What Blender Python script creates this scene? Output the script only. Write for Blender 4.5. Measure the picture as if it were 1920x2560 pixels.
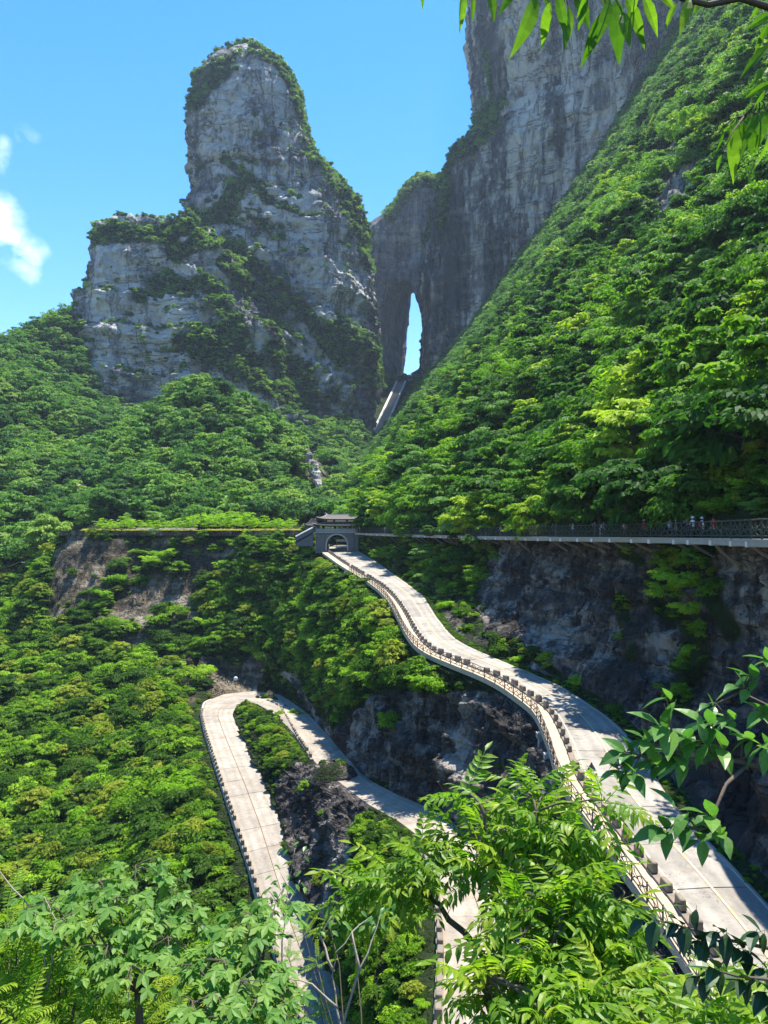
import bpy, bmesh, math, random
import numpy as np
from mathutils import Vector, Matrix

for o in list(bpy.data.objects):
    bpy.data.objects.remove(o)
scene = bpy.context.scene
COL = scene.collection

# ------------------------------------------------------------------ camera, sky, sun, exposure
FPX, V0, U0 = 1919.0, 1325.0, 960.0          # focal length and horizon row of the photograph (1920 x 2560)
cam_data = bpy.data.cameras.new('camera')
cam_data.sensor_fit = 'VERTICAL'
cam_data.sensor_height = 36.0
cam_data.sensor_width = 27.0
cam_data.lens = 36.0 * FPX / 2560.0
cam_data.shift_y = (V0 - 1280.0) / 2560.0
cam_data.clip_start = 0.05
cam_data.clip_end = 12000.0
cam = bpy.data.objects.new('camera', cam_data)
cam.location = (0, 0, 0)
cam.rotation_euler = (math.radians(90), 0, 0)
COL.objects.link(cam)
scene.camera = cam

SUN_EL, SUN_AZ = math.radians(73.0), math.radians(42.0)     # azimuth measured from +Y (ahead) towards +X (right)
world = bpy.data.worlds.new('World')
scene.world = world
world.use_nodes = True
wn = world.node_tree.nodes
wl = world.node_tree.links
wn.clear()
w_out = wn.new('ShaderNodeOutputWorld')
w_bg = wn.new('ShaderNodeBackground')
w_sky = wn.new('ShaderNodeTexSky')
w_sky.sky_type = 'NISHITA'
w_sky.sun_disc = False
w_sky.sun_elevation = SUN_EL
w_sky.sun_rotation = SUN_AZ
w_sky.altitude = 1200.0
w_sky.air_density = 1.35
w_sky.dust_density = 0.4
w_sky.ozone_density = 2.2
w_bg.inputs['Strength'].default_value = 0.12
w_hsv = wn.new('ShaderNodeHueSaturation')
w_hsv.inputs['Hue'].default_value = 0.505
w_hsv.inputs['Saturation'].default_value = 1.42
w_hsv.inputs['Value'].default_value = 1.0
wl.new(w_sky.outputs[0], w_hsv.inputs['Color'])
# small fair-weather clouds: broken noise low in the sky all round, densest in drifting groups
w_tc = wn.new('ShaderNodeTexCoord')
w_map = wn.new('ShaderNodeMapping')
w_map.inputs['Scale'].default_value = (1, 1, 1.5)
w_n1 = wn.new('ShaderNodeTexNoise'); w_n1.inputs['Scale'].default_value = 22.0
w_n1.inputs['Detail'].default_value = 7.0; w_n1.inputs['Roughness'].default_value = 0.55
w_n1.inputs['Distortion'].default_value = 0.35
wl.new(w_tc.outputs['Generated'], w_map.inputs['Vector'])
wl.new(w_map.outputs[0], w_n1.inputs['Vector'])
def wmath(op, a, b=None, clamp=False):
    m = wn.new('ShaderNodeMath'); m.operation = op; m.use_clamp = clamp
    for i, q in enumerate((a, b)):
        if q is None: continue
        if isinstance(q, (int, float)): m.inputs[i].default_value = q
        else: wl.new(q, m.inputs[i])
    return m.outputs[0]
def cloud_dir(u, v):
    d = Vector(((u - U0) / FPX, 1.0, (V0 - v) / FPX)); return d.normalized()
w_n2 = wn.new('ShaderNodeTexNoise'); w_n2.inputs['Scale'].default_value = 14.0; w_n2.inputs['Detail'].default_value = 5.0
wl.new(w_tc.outputs['Generated'], w_n2.inputs['Vector'])
w_w1 = wn.new('ShaderNodeVectorMath'); w_w1.operation = 'MULTIPLY_ADD'
wl.new(w_n2.outputs['Color'], w_w1.inputs[0]); w_w1.inputs[1].default_value = (0.07, 0.07, 0.07); w_w1.inputs[2].default_value = (-0.035, -0.035, -0.035)
w_w2 = wn.new('ShaderNodeVectorMath'); w_w2.operation = 'NORMALIZE'; wl.new(w_tc.outputs['Generated'], w_w2.inputs[0])
w_w3 = wn.new('ShaderNodeVectorMath'); w_w3.operation = 'ADD'; wl.new(w_w1.outputs[0], w_w3.inputs[0]); wl.new(w_w2.outputs[0], w_w3.inputs[1])
w_dir = w_w3.outputs[0]
cl = None
for (u, v, r, s) in [(-5, 552, .038, .9), (68, 626, .030, .9), (85, 355, .017, .5), (5, 388, .018, .5), (-260, 420, .07, .8), (-620, 640, .10, .9),
                     (-1500, 500, .16, .9), (2700, 300, .12, .8), (5200, 500, .35, .9)]:
    vd = wn.new('ShaderNodeVectorMath'); vd.operation = 'DISTANCE'
    wl.new(w_dir, vd.inputs[0]); vd.inputs[1].default_value = cloud_dir(u, v)
    m = wmath('DIVIDE', vd.outputs['Value'], r)
    m = wmath('SUBTRACT', 1.0, m, True)
    m = wmath('MULTIPLY', m, s)
    cl = m if cl is None else wmath('MAXIMUM', cl, m)
cn = wmath('SUBTRACT', w_n1.outputs['Fac'], 0.41)
cn = wmath('MULTIPLY', cn, 3.6, True)
cl = wmath('MULTIPLY', wmath('MULTIPLY', cl, 1.7, True), cn, True)
cl = wmath('MULTIPLY', cl, 0.75)
w_mix = wn.new('ShaderNodeMixRGB')
w_mix.inputs['Color2'].default_value = (7.5, 8.0, 8.6, 1)
wl.new(cl, w_mix.inputs['Fac'])
wl.new(w_hsv.outputs[0], w_mix.inputs['Color1'])
wl.new(w_mix.outputs[0], w_bg.inputs['Color'])
wl.new(w_bg.outputs[0], w_out.inputs['Surface'])

sun_data = bpy.data.lights.new('sun', 'SUN')
sun_data.energy = 4.8
sun_data.angle = math.radians(0.53)
sun_data.color = (1.0, 0.95, 0.86)
sun = bpy.data.objects.new('sun', sun_data)
sdir = Vector((math.sin(SUN_AZ) * math.cos(SUN_EL), math.cos(SUN_AZ) * math.cos(SUN_EL), math.sin(SUN_EL)))
sun.rotation_euler = sdir.to_track_quat('Z', 'Y').to_euler()
sun.location = (0, 0, 400)
COL.objects.link(sun)

vs = scene.view_settings
vs.view_transform = 'Standard'
vs.look = 'None'
vs.exposure = 1.3
vs.gamma = 1.0
scene.render.use_motion_blur = False
try:
    scene.cycles.max_bounces = 4
    scene.cycles.diffuse_bounces = 2
    scene.cycles.transmission_bounces = 3
    scene.cycles.volume_bounces = 0
    scene.cycles.transparent_max_bounces = 8
except Exception:
    pass

# ------------------------------------------------------------------ helpers
RNG = np.random.default_rng(7)
def P(u, v, d):
    return np.array([(u - U0) / FPX * d, d, (V0 - v) / FPX * d])
def project(p):
    d = np.maximum(p[..., 1], 0.1)
    return U0 + p[..., 0] / d * FPX, V0 - p[..., 2] / d * FPX

def _hash(ix, iy, iz):
    h = (ix * 374761393 + iy * 668265263 + iz * 1274126177) & 0xffffffff
    h = ((h ^ (h >> 13)) * 1103515245) & 0xffffffff
    h = h ^ (h >> 16)
    h = (h * 668265263) & 0xffffffff
    return ((h >> 8) & 0xffff) / 32767.5 - 1.0
def vnoise(p):
    f = np.floor(p); i = f.astype(np.int64); t = p - f
    t = t * t * t * (t * (t * 6 - 15) + 10)
    r = 0
    for dx in (0, 1):
        wx = t[..., 0] if dx else 1 - t[..., 0]
        for dy in (0, 1):
            wy = t[..., 1] if dy else 1 - t[..., 1]
            for dz in (0, 1):
                wz = t[..., 2] if dz else 1 - t[..., 2]
                r = r + wx * wy * wz * _hash(i[..., 0] + dx, i[..., 1] + dy, i[..., 2] + dz)
    return r
def fbm(p, scale, octaves=4, gain=0.5, seed=0.0):
    q = p / np.asarray(scale, float) + seed * 17.31
    a, s, r = 1.0, 0.0, 0
    for _ in range(octaves):
        r = r + a * vnoise(q); s += a
        q = q * 2.03 + 5.17; a *= gain
    return r / s

def tag(o, label=None, cat=None, group=None, kind=None):
    if label: o['label'] = label
    if cat: o['category'] = cat
    if group: o['group'] = group
    if kind: o['kind'] = kind
    return o
def make_mesh(name, verts, faces, mat=None, smooth=False):
    me = bpy.data.meshes.new(name)
    verts = np.asarray(verts, np.float32)
    if isinstance(faces, np.ndarray):
        n, k = faces.shape
        me.vertices.add(len(verts)); me.vertices.foreach_set('co', verts.ravel())
        me.loops.add(n * k); me.loops.foreach_set('vertex_index', faces.astype(np.int32).ravel())
        me.polygons.add(n)
        me.polygons.foreach_set('loop_start', np.arange(0, n * k, k, dtype=np.int32))
        me.polygons.foreach_set('loop_total', np.full(n, k, np.int32))
        me.update(calc_edges=True)
    else:
        me.from_pydata([tuple(map(float, v)) for v in verts], [], faces)
        me.update()
    if smooth:
        me.polygons.foreach_set('use_smooth', np.ones(len(me.polygons), bool))
    if mat: me.materials.append(mat)
    return me
def link(name, me, parent=None):
    o = bpy.data.objects.new(name, me); COL.objects.link(o)
    if parent is not None: o.parent = parent
    return o
def empty(name, loc=(0, 0, 0), rz=0.0):
    o = bpy.data.objects.new(name, None); COL.objects.link(o)
    o.location = loc; o.rotation_euler = (0, 0, rz); o.empty_display_size = 0.3
    return o
def grid_faces(nu, nv, closed=False):
    iu = np.arange(nu if closed else nu - 1)[:, None]; iv = np.arange(nv - 1)[None, :]
    ju = (iu + 1) % nu
    a = iu * nv + iv; b = ju * nv + iv
    return np.stack([a + 0 * b, b + 0 * a, b + 1, a + 1], -1).reshape(-1, 4)
def grid_normals(g, closed=False):
    if closed:
        gu = np.roll(g, -1, 0) - np.roll(g, 1, 0)
    else:
        gu = np.gradient(g, axis=0)
    gv = np.gradient(g, axis=1)
    n = np.cross(gu, gv)
    return n / np.maximum(np.linalg.norm(n, axis=-1, keepdims=True), 1e-9)
class MB:
    """collects simple solids and links them as one mesh"""
    def __init__(s): s.v, s.f = [], []
    def add(s, vs, fs):
        b = len(s.v); s.v += [tuple(v) for v in vs]; s.f += [tuple(i + b for i in f) for f in fs]; return s
    def box(s, c, size, rz=0.0, taper=1.0):
        hx, hy, hz = size[0] / 2, size[1] / 2, size[2] / 2
        vs = []
        ca, sa = math.cos(rz), math.sin(rz)
        for z, k in ((-hz, 1.0), (hz, taper)):
            for x, y in ((-hx, -hy), (hx, -hy), (hx, hy), (-hx, hy)):
                x, y = x * k, y * k
                vs.append((c[0] + x * ca - y * sa, c[1] + x * sa + y * ca, c[2] + z))
        return s.add(vs, [(3, 2, 1, 0), (4, 5, 6, 7), (0, 1, 5, 4), (1, 2, 6, 5), (2, 3, 7, 6), (3, 0, 4, 7)])
    def tube(s, pts, radii, n=6, cap=True):
        pts = [Vector(p) for p in pts]
        if not hasattr(radii, '__len__'): radii = [radii] * len(pts)
        base = len(s.v); up = Vector((0.13, 0.31, 0.94))
        prev = None
        for i, p in enumerate(pts):
            t = (pts[min(i + 1, len(pts) - 1)] - pts[max(i - 1, 0)]).normalized()
            a = t.cross(prev if prev is not None else up)
            if a.length < 1e-4: a = t.cross(Vector((1, 0, 0)))
            a.normalize(); b = t.cross(a).normalized(); prev = b.cross(t) * -1 if False else (prev or up)
            for k in range(n):
                an = 2 * math.pi * k / n
                q = p + (a * math.cos(an) + b * math.sin(an)) * radii[i]
                s.v.append(tuple(q))
        m = len(pts)
        for i in range(m - 1):
            for k in range(n):
                a0 = base + i * n + k; a1 = base + i * n + (k + 1) % n
                s.f.append((a0, a1, a1 + n, a0 + n))
        if cap:
            s.f.append(tuple(base + k for k in range(n))[::-1]); s.f.append(tuple(base + (m - 1) * n + k for k in range(n)))
        return s
    def lathe(s, prof, n=12, c=(0, 0, 0)):
        base = len(s.v)
        for r, z in prof:
            for k in range(n):
                an = 2 * math.pi * k / n
                s.v.append((c[0] + r * math.cos(an), c[1] + r * math.sin(an), c[2] + z))
        m = len(prof)
        for i in range(m - 1):
            for k in range(n):
                a0 = base + i * n + k; a1 = base + i * n + (k + 1) % n
                s.f.append((a0, a1, a1 + n, a0 + n))
        s.f.append(tuple(base + k for k in range(n))[::-1]); s.f.append(tuple(base + (m - 1) * n + k for k in range(n)))
        return s
    def mesh(s, name, mat, smooth=False): return make_mesh(name, np.array(s.v), s.f, mat, smooth)
    def build(s, name, mat, parent=None, smooth=False): return link(name, s.mesh(name, mat, smooth), parent)

def arclen(pts):
    d = np.linalg.norm(np.diff(pts, axis=0), axis=1); return np.concatenate([[0], np.cumsum(d)])
def resample(pts, n, key=None, smooth=0):
    pts = np.asarray(pts, float)
    t = arclen(pts)
    m = max(n * 2, 200)
    q = np.stack([np.interp(np.linspace(0, t[-1], m), t, pts[:, k]) for k in range(3)], -1)
    if smooth:
        w = int(smooth); ker = np.hanning(2 * w + 3)[1:-1]; ker /= ker.sum()
        pad = np.concatenate([2 * q[:1] - q[w:0:-1], q, 2 * q[-1:] - q[-2:-w - 2:-1]])
        q = np.stack([np.convolve(pad[:, k], ker, 'valid') for k in range(3)], -1)
    t = arclen(q)
    return np.stack([np.interp(np.linspace(0, t[-1], n), t, q[:, k]) for k in range(3)], -1)

def poly_mask(u, v, poly, soft=0.0):
    inside = np.zeros(u.shape, bool)
    n = len(poly)
    for i in range(n):
        x1, y1 = poly[i]; x2, y2 = poly[(i + 1) % n]
        c = ((y1 > v) != (y2 > v)) & (u < (x2 - x1) * (v - y1) / (y2 - y1 + 1e-9) + x1)
        inside ^= c
    return inside.astype(float)
def band_mask(u, v, bands):
    r = np.zeros(u.shape)
    for line, w in bands:
        for (x1, y1), (x2, y2) in zip(line[:-1], line[1:]):
            dx, dy = x2 - x1, y2 - y1
            t = np.clip(((u - x1) * dx + (v - y1) * dy) / (dx * dx + dy * dy), 0, 1)
            d = np.hypot(u - x1 - t * dx, v - y1 - t * dy)
            r = np.maximum(r, np.clip(1.6 - d / w, 0, 1))
    return r
# ------------------------------------------------------------------ materials
class NT:
    def __init__(s, name):
        s.m = bpy.data.materials.new(name); s.m.use_nodes = True
        s.t = s.m.node_tree; s.t.nodes.clear(); s.out = s.t.nodes.new('ShaderNodeOutputMaterial')
    def n(s, typ, **kw):
        nd = s.t.nodes.new(typ)
        for k, v in kw.items():
            if k in nd.inputs: s.set(nd.inputs[k], v)
            else: setattr(nd, k, v)
        return nd
    def set(s, sock, v):
        if hasattr(v, 'links') or isinstance(v, bpy.types.NodeSocket): s.t.links.new(v, sock)
        else:
            if isinstance(v, tuple) and len(v) == 3 and sock.type == 'RGBA': v = (*v, 1)
            sock.default_value = v
    def math(s, op, a, b=0.0, clamp=False):
        m = s.n('ShaderNodeMath', operation=op, use_clamp=clamp); s.set(m.inputs[0], a); s.set(m.inputs[1], b); return m.outputs[0]
    def mix(s, f, a, b, blend='MIX'):
        m = s.n('ShaderNodeMixRGB', blend_type=blend); s.set(m.inputs[0], f); s.set(m.inputs[1], a); s.set(m.inputs[2], b); return m.outputs[0]
    def pos(s, scale):
        g = s.n('ShaderNodeNewGeometry'); mp = s.n('ShaderNodeMapping'); s.set(mp.inputs['Vector'], g.outputs['Position'])
        mp.inputs['Scale'].default_value = scale; return mp.outputs[0]
    def obj(s, scale=(1, 1, 1)):
        g = s.n('ShaderNodeTexCoord'); mp = s.n('ShaderNodeMapping'); s.set(mp.inputs['Vector'], g.outputs['Object'])
        mp.inputs['Scale'].default_value = scale; return mp.outputs[0]
    def noise(s, vec, scale, detail=4.0, rough=0.55, dist=0.0):
        return s.n('ShaderNodeTexNoise', Vector=vec, Scale=scale, Detail=detail, Roughness=rough, Distortion=dist).outputs['Fac']
    def ramp(s, f, stops):
        r = s.n('ShaderNodeValToRGB'); s.set(r.inputs[0], f)
        e = r.color_ramp.elements
        while len(e) < len(stops): e.new(0.5)
        for i, (p, c) in enumerate(stops):
            e[i].position = p; e[i].color = (*c, 1) if len(c) == 3 else c
        return r.outputs[0]
    def step(s, f, a, b):
        m = s.n('ShaderNodeMapRange'); s.set(m.inputs[0], f); m.inputs[1].default_value = a; m.inputs[2].default_value = b; return m.outputs[0]
    def bump(s, h, strength, dist):
        return s.n('ShaderNodeBump', Height=h, Strength=strength, Distance=dist).outputs[0]
    def principled(s, col, rough=0.8, normal=None, spec=0.3, metal=0.0):
        b = s.n('ShaderNodeBsdfPrincipled')
        s.set(b.inputs['Base Color'], col); s.set(b.inputs['Roughness'], rough)
        s.set(b.inputs['Specular IOR Level'], spec); s.set(b.inputs['Metallic'], metal)
        if normal is not None: s.set(b.inputs['Normal'], normal)
        s.t.links.new(b.outputs[0], s.out.inputs['Surface'])
        return s.m

def rock_material(name, scale, dark, mid, light, soil=None, streak=1.0, warm=(0.30, 0.22, 0.13), warm_amt=0.2, bias=0.0, bump=1.0, dz=1.0, ddet=4.0, dsc=5.0):
    """limestone: vertical water stains, thin bedding, cracks; 'veg' attribute mixes in mossy soil under the plants"""
    t = NT(name)
    s = 1.0 / scale
    p1 = t.pos((s, s, s * 0.16))                # vertical streaks
    p2 = t.pos((s * 0.5, s * 0.5, s * 2.6))     # bedding
    p3 = t.pos((s, s, s))
    a = t.noise(p1, 1.0, 4, 0.65, 0.6)
    b = t.noise(p2, 1.0, 3, 0.6, 0.4)
    c = t.noise(p3, 0.33, 2, 0.55, 0.3)
    d = t.noise(t.pos((s, s, s * dz)), dsc, ddet, 0.7, 0.2)
    f = t.math('ADD', t.math('MULTIPLY', a, 0.42 * streak), t.math('MULTIPLY', b, 0.26))
    f = t.math('ADD', f, t.math('MULTIPLY', c, 0.42))
    f = t.math('ADD', f, t.math('MULTIPLY', d, 0.42))
    f = t.math('ADD', f, bias - 0.18 - 0.21 * (streak - 1.0))
    f = t.math('ADD', f, t.math('MULTIPLY', t.n('ShaderNodeAttribute', attribute_name='pale').outputs['Fac'], 0.17))
    col = t.ramp(f, [(0.45, dark), (0.54, mid), (0.62, light), (0.72, tuple(min(1, x * 1.25) for x in light))])
    cr = t.math('MULTIPLY', t.step(t.math('ABSOLUTE', t.math('SUBTRACT', a, 0.47)), 0.0, 0.022), t.step(t.math('ABSOLUTE', t.math('SUBTRACT', b, 0.52)), 0.0, 0.016))
    cr2 = t.math('ADD', t.math('MULTIPLY', cr, 0.58), 0.42)
    col = t.mix(1.0, col, cr2, 'MULTIPLY')
    wv = t.step(t.math('ADD', b, t.math('MULTIPLY', t.math('SUBTRACT', d, 0.5), 0.5)), 0.52, 0.66)
    col = t.mix(t.math('MULTIPLY', wv, warm_amt), col, warm)
    if soil is not None:
        at = t.n('ShaderNodeAttribute', attribute_name='veg').outputs['Fac']
        k = t.step(t.math('ADD', at, t.math('MULTIPLY', t.math('SUBTRACT', d, 0.5), 1.3)), 0.30, 0.62)
        col = t.mix(k, col, t.mix(d, tuple(x * 0.6 for x in soil), tuple(x * 2.2 for x in soil)))
    nrm = t.bump(t.math('ADD', t.math('ADD', t.math('MULTIPLY', a, 0.5), t.math('MULTIPLY', d, 0.5)), t.math('MULTIPLY', cr, 0.10)), 0.9 * bump, scale * 0.5)
    return t.principled(col, 0.9, nrm, 0.12)

SOIL = (0.014, 0.024, 0.006)
M = {}
M['far_rock'] = rock_material('far_limestone', 26.0, (0.060, 0.063, 0.070), (0.185, 0.188, 0.193), (0.46, 0.455, 0.44), SOIL, streak=1.35, warm_amt=0.12, bias=0.008, dz=1.0, ddet=5.0)
M['wall_rock'] = rock_material('wall_limestone', 30.0, (0.055, 0.055, 0.058), (0.145, 0.14, 0.138), (0.44, 0.41, 0.355), SOIL, streak=1.5, warm_amt=0.1, bias=-0.035, dz=0.3)
M['cave_rock'] = rock_material('cave_limestone', 24.0, (0.08, 0.085, 0.10), (0.16, 0.165, 0.18), (0.30, 0.29, 0.28), SOIL, streak=1.3, warm_amt=0.15, bias=-0.07, dz=0.35)
M['near_rock'] = rock_material('near_cliff_rock', 4.5, (0.040, 0.035, 0.032), (0.115, 0.100, 0.088), (0.34, 0.305, 0.26), SOIL, streak=0.9, bias=-0.07, dz=0.6, ddet=5.0, warm_amt=0.3, warm=(0.26, 0.19, 0.13))
M['slope_rock'] = rock_material('slope_rock', 6.0, (0.050, 0.042, 0.030), (0.12, 0.098, 0.066), (0.28, 0.245, 0.19), SOIL, streak=0.8, bias=-0.05, warm_amt=0.3, warm=(0.22, 0.17, 0.11))

M['bare_rock'] = rock_material('bare_slope_rock', 7.0, (0.05, 0.05, 0.052), (0.125, 0.122, 0.118), (0.30, 0.29, 0.27), SOIL, streak=1.0, warm_amt=0.15, bias=-0.02, dz=0.5)

def leaf_material(name, c0, c1, c2, trans=0.4, rough=0.6, spec=0.12, blotch=0.0, tmul=(1.25, 1.5, 0.75)):
    """per-plant and per-leaf colour, part of the light passes through the blade"""
    t = NT(name)
    oi = t.n('ShaderNodeObjectInfo').outputs['Random']
    ri = t.n('ShaderNodeNewGeometry').outputs['Random Per Island']
    f = t.math('ADD', t.math('MULTIPLY', oi, 0.62), t.math('MULTIPLY', ri, 0.38))
    col = t.ramp(f, [(0.12, c0), (0.5, c1), (0.88, c2)])
    if blotch:
        nb = t.noise(t.obj((1, 1, 1)), 9.0, 4, 0.65)
        col = t.mix(1.0, col, t.ramp(nb, [(0.3, (1 - blotch, 1 - blotch * .8, 1 - blotch)), (0.7, (1 + blotch, 1 + blotch * .8, 1 + blotch))]), 'MULTIPLY')
        yl = t.math('MULTIPLY', t.step(t.noise(t.pos((1, 1, 1)), 2.3, 3, 0.6), 0.56, 0.72), 0.45)
        col = t.mix(yl, col, tuple((c2[0] * 1.35, c2[1] * 1.05, c2[2])))
    b = t.n('ShaderNodeBsdfPrincipled')
    t.set(b.inputs['Base Color'], col); b.inputs['Roughness'].default_value = rough; b.inputs['Specular IOR Level'].default_value = spec
    tr = t.n('ShaderNodeBsdfTranslucent')
    t.set(tr.inputs['Color'], t.mix(1.0, col, tmul, 'MULTIPLY'))
    mx = t.n('ShaderNodeMixShader'); mx.inputs[0].default_value = trans
    t.t.links.new(b.outputs[0], mx.inputs[1]); t.t.links.new(tr.outputs[0], mx.inputs[2]); t.t.links.new(mx.outputs[0], t.out.inputs['Surface'])
    return t.m
M['leaf_slope'] = leaf_material('slope_foliage', (0.057, 0.142, 0.011), (0.119, 0.257, 0.016), (0.219, 0.365, 0.023))
M['leaf_slope_b'] = leaf_material('slope_foliage_dark', (0.024, 0.076, 0.011), (0.046, 0.127, 0.014), (0.078, 0.175, 0.017))
M['leaf_slope_c'] = leaf_material('slope_foliage_yellow', (0.151, 0.257, 0.013), (0.250, 0.365, 0.018), (0.338, 0.433, 0.031))
M['leaf_slope_d'] = leaf_material('slope_foliage_pale', (0.106, 0.224, 0.046), (0.156, 0.291, 0.064), (0.237, 0.365, 0.085), trans=0.4)
M['leaf_far'] = leaf_material('far_foliage', (0.062, 0.156, 0.026), (0.106, 0.230, 0.036), (0.175, 0.298, 0.046), trans=0.36)
M['leaf_far_b'] = leaf_material('far_foliage_dark', (0.027, 0.084, 0.019), (0.050, 0.127, 0.025), (0.078, 0.163, 0.031), trans=0.36)
M['leaf_far_c'] = leaf_material('far_foliage_pale', (0.112, 0.216, 0.036), (0.175, 0.298, 0.050), (0.250, 0.359, 0.067), trans=0.36)
M['leaf_peak'] = leaf_material('peak_foliage', (0.113, 0.228, 0.028), (0.187, 0.324, 0.040), (0.284, 0.398, 0.052), trans=0.36)
M['leaf_peak_b'] = leaf_material('peak_foliage_dark', (0.050, 0.121, 0.021), (0.084, 0.178, 0.029), (0.134, 0.228, 0.037), trans=0.36)
M['leaf_bush'] = leaf_material('bush_foliage', (0.062, 0.142, 0.008), (0.131, 0.257, 0.013), (0.237, 0.359, 0.023))
M['leaf_bush_b'] = leaf_material('bush_foliage_dark', (0.026, 0.068, 0.007), (0.050, 0.115, 0.010), (0.088, 0.163, 0.014))
M['leaf_bush_c'] = leaf_material('bush_foliage_olive', (0.138, 0.190, 0.016), (0.213, 0.264, 0.025), (0.300, 0.338, 0.036))
M['leaf_bush_d'] = leaf_material('bush_foliage_light', (0.151, 0.298, 0.014), (0.224, 0.393, 0.020), (0.325, 0.473, 0.031))
M['leaf_bright'] = leaf_material('sapling_foliage', (0.176, 0.333, 0.011), (0.238, 0.416, 0.013), (0.299, 0.468, 0.017))
M['leaf_hedge'] = leaf_material('hedge_foliage', (0.28, 0.28, 0.02), (0.42, 0.37, 0.03), (0.50, 0.42, 0.04))
M['leaf_grass'] = leaf_material('verge_grass', (0.053, 0.130, 0.007), (0.101, 0.224, 0.011), (0.158, 0.291, 0.013))

def plain(name, col, rough=0.8, var=0.25, scale=3.0, spec=0.3, metal=0.0, bump=0.0, objspace=False):
    t = NT(name)
    v = t.obj((1, 1, 1)) if objspace else t.pos((1, 1, 1))
    n = t.noise(v, scale, 5, 0.6)
    c = t.mix(n, tuple(x * (1 - var) for x in col), tuple(min(1, x * (1 + var)) for x in col))
    return t.principled(c, rough, t.bump(n, bump, 0.02) if bump else None, spec, metal)
M['bark'] = plain('bark', (0.10, 0.075, 0.055), 0.9, 0.4, 9.0, bump=0.6)
M['bark_pale'] = plain('pale_bark', (0.30, 0.25, 0.20), 0.9, 0.35, 12.0, bump=0.5)

def concrete_road(name, c_lo, c_hi, stain):
    t = NT(name)
    p = t.pos((1, 1, 1))
    a = t.noise(p, 0.35, 5, 0.6, 0.5); b = t.noise(p, 2.5, 6, 0.65); d = t.noise(p, 22.0, 3, 0.6)
    f = t.math('ADD', t.math('MULTIPLY', a, 0.55), t.math('ADD', t.math('MULTIPLY', b, 0.3), t.math('MULTIPLY', d, 0.15)))
    col = t.ramp(f, [(0.36, c_lo), (0.62, c_hi)])
    oi = t.n('ShaderNodeObjectInfo').outputs['Random']
    col = t.mix(1.0, col, t.ramp(oi, [(0.0, (0.80, 0.79, 0.77)), (1.0, (1.06, 1.05, 1.03))]), 'MULTIPLY')
    st = t.step(t.noise(p, 0.55, 5, 0.7, 1.2), 0.53, 0.70)
    col = t.mix(t.math('MULTIPLY', st, 0.6), col, stain)
    lane = t.n('ShaderNodeAttribute', attribute_name='lane').outputs['Fac']
    wob = t.math('ADD', lane, t.math('MULTIPLY', t.math('SUBTRACT', a, 0.5), 0.10))
    tr = t.math('MINIMUM', t.math('ABSOLUTE', t.math('SUBTRACT', wob, 0.27)), t.math('ABSOLUTE', t.math('SUBTRACT', wob, 0.73)))
    tr = t.math('SUBTRACT', 1.0, t.step(tr, 0.03, 0.17))
    col = t.mix(t.math('MULTIPLY', tr, 0.30), col, tuple(x * 0.62 for x in c_lo))
    edge = t.math('SUBTRACT', 1.0, t.step(t.math('MINIMUM', lane, t.math('SUBTRACT', 1.0, lane)), 0.0, 0.14))
    col = t.mix(t.math('MULTIPLY', t.math('MULTIPLY', edge, b), 0.75), col, stain)
    crk = t.step(t.math('ABSOLUTE', t.math('SUBTRACT', t.noise(p, 0.23, 6, 0.62, 1.5), 0.5)), 0.0, 0.006)
    col = t.mix(1.0, col, t.math('ADD', t.math('MULTIPLY', crk, 0.5), 0.5), 'MULTIPLY')
    pt = t.step(t.noise(p, 0.16, 2, 0.4, 0.0), 0.60, 0.615)
    col = t.mix(t.math('MULTIPLY', pt, 0.35), col, tuple(x * 0.8 for x in c_lo))
    return t.principled(col, 0.85, t.bump(t.math('ADD', b, t.math('MULTIPLY', d, 0.5)), 0.25, 0.03), 0.25)
M['road_a'] = concrete_road('road_concrete', (0.23, 0.21, 0.18), (0.39, 0.36, 0.31), (0.22, 0.16, 0.105))
M['road_b'] = concrete_road('road_concrete_warm', (0.26, 0.225, 0.18), (0.42, 0.375, 0.31), (0.27, 0.185, 0.115))
M['joint'] = plain('joint_filler', (0.10, 0.09, 0.075), 0.95, 0.3, 2.0)
M['concrete'] = plain('weathered_concrete', (0.36, 0.34, 0.31), 0.9, 0.3, 1.6, bump=0.3)
M['ledge'] = plain('ledge_paving', (0.42, 0.33, 0.23), 0.9, 0.35, 1.3, bump=0.3)
M['iron'] = plain('dark_iron', (0.035, 0.033, 0.03), 0.6, 0.3, 8.0)
# ------------------------------------------------------------------ terrain: mountains, walls, slopes
SURF = {}            # name -> (grid points, closed) kept for planting
def rock_disp(p, s, amp, seed=0.0, bed=0.3, block=0.6, joint=0.5):
    fl = fbm(p, (s, s, s * 5.0), 4, 0.55, seed)
    warp = p + 0.25 * s * np.stack([fbm(p, s * 0.8, 3, 0.5, seed + k) for k in (3, 4, 5)], -1)
    bl = np.floor(fbm(warp, (s * 1.1, s * 1.1, s * 0.55), 3, 0.5, seed + 1) * 7.0) / 7.0
    q = np.stack([p[..., 0] * 0.012, p[..., 1] * 0.012, (p[..., 2] + 0.12 * p[..., 0]) / (s * 0.22)], -1)
    be = np.clip(vnoise(q + seed) * 2.2, -1, 1)
    fi = fbm(p, s * 0.22, 3, 0.55, seed + 2)
    j1 = np.abs(fbm(p, (s * 0.8, s * 0.8, s * 5.5), 3, 0.5, seed + 6)); j2 = np.abs(fbm(p, (s * 2.4, s * 2.4, s * 0.45), 2, 0.5, seed + 7))
    jo = -np.exp(-(j1 / 0.05) ** 2) * joint - 0.7 * joint * np.exp(-(j2 / 0.045) ** 2)
    return amp * (0.75 * fl + block * bl + bed * be + 0.28 * fi + jo)
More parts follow.
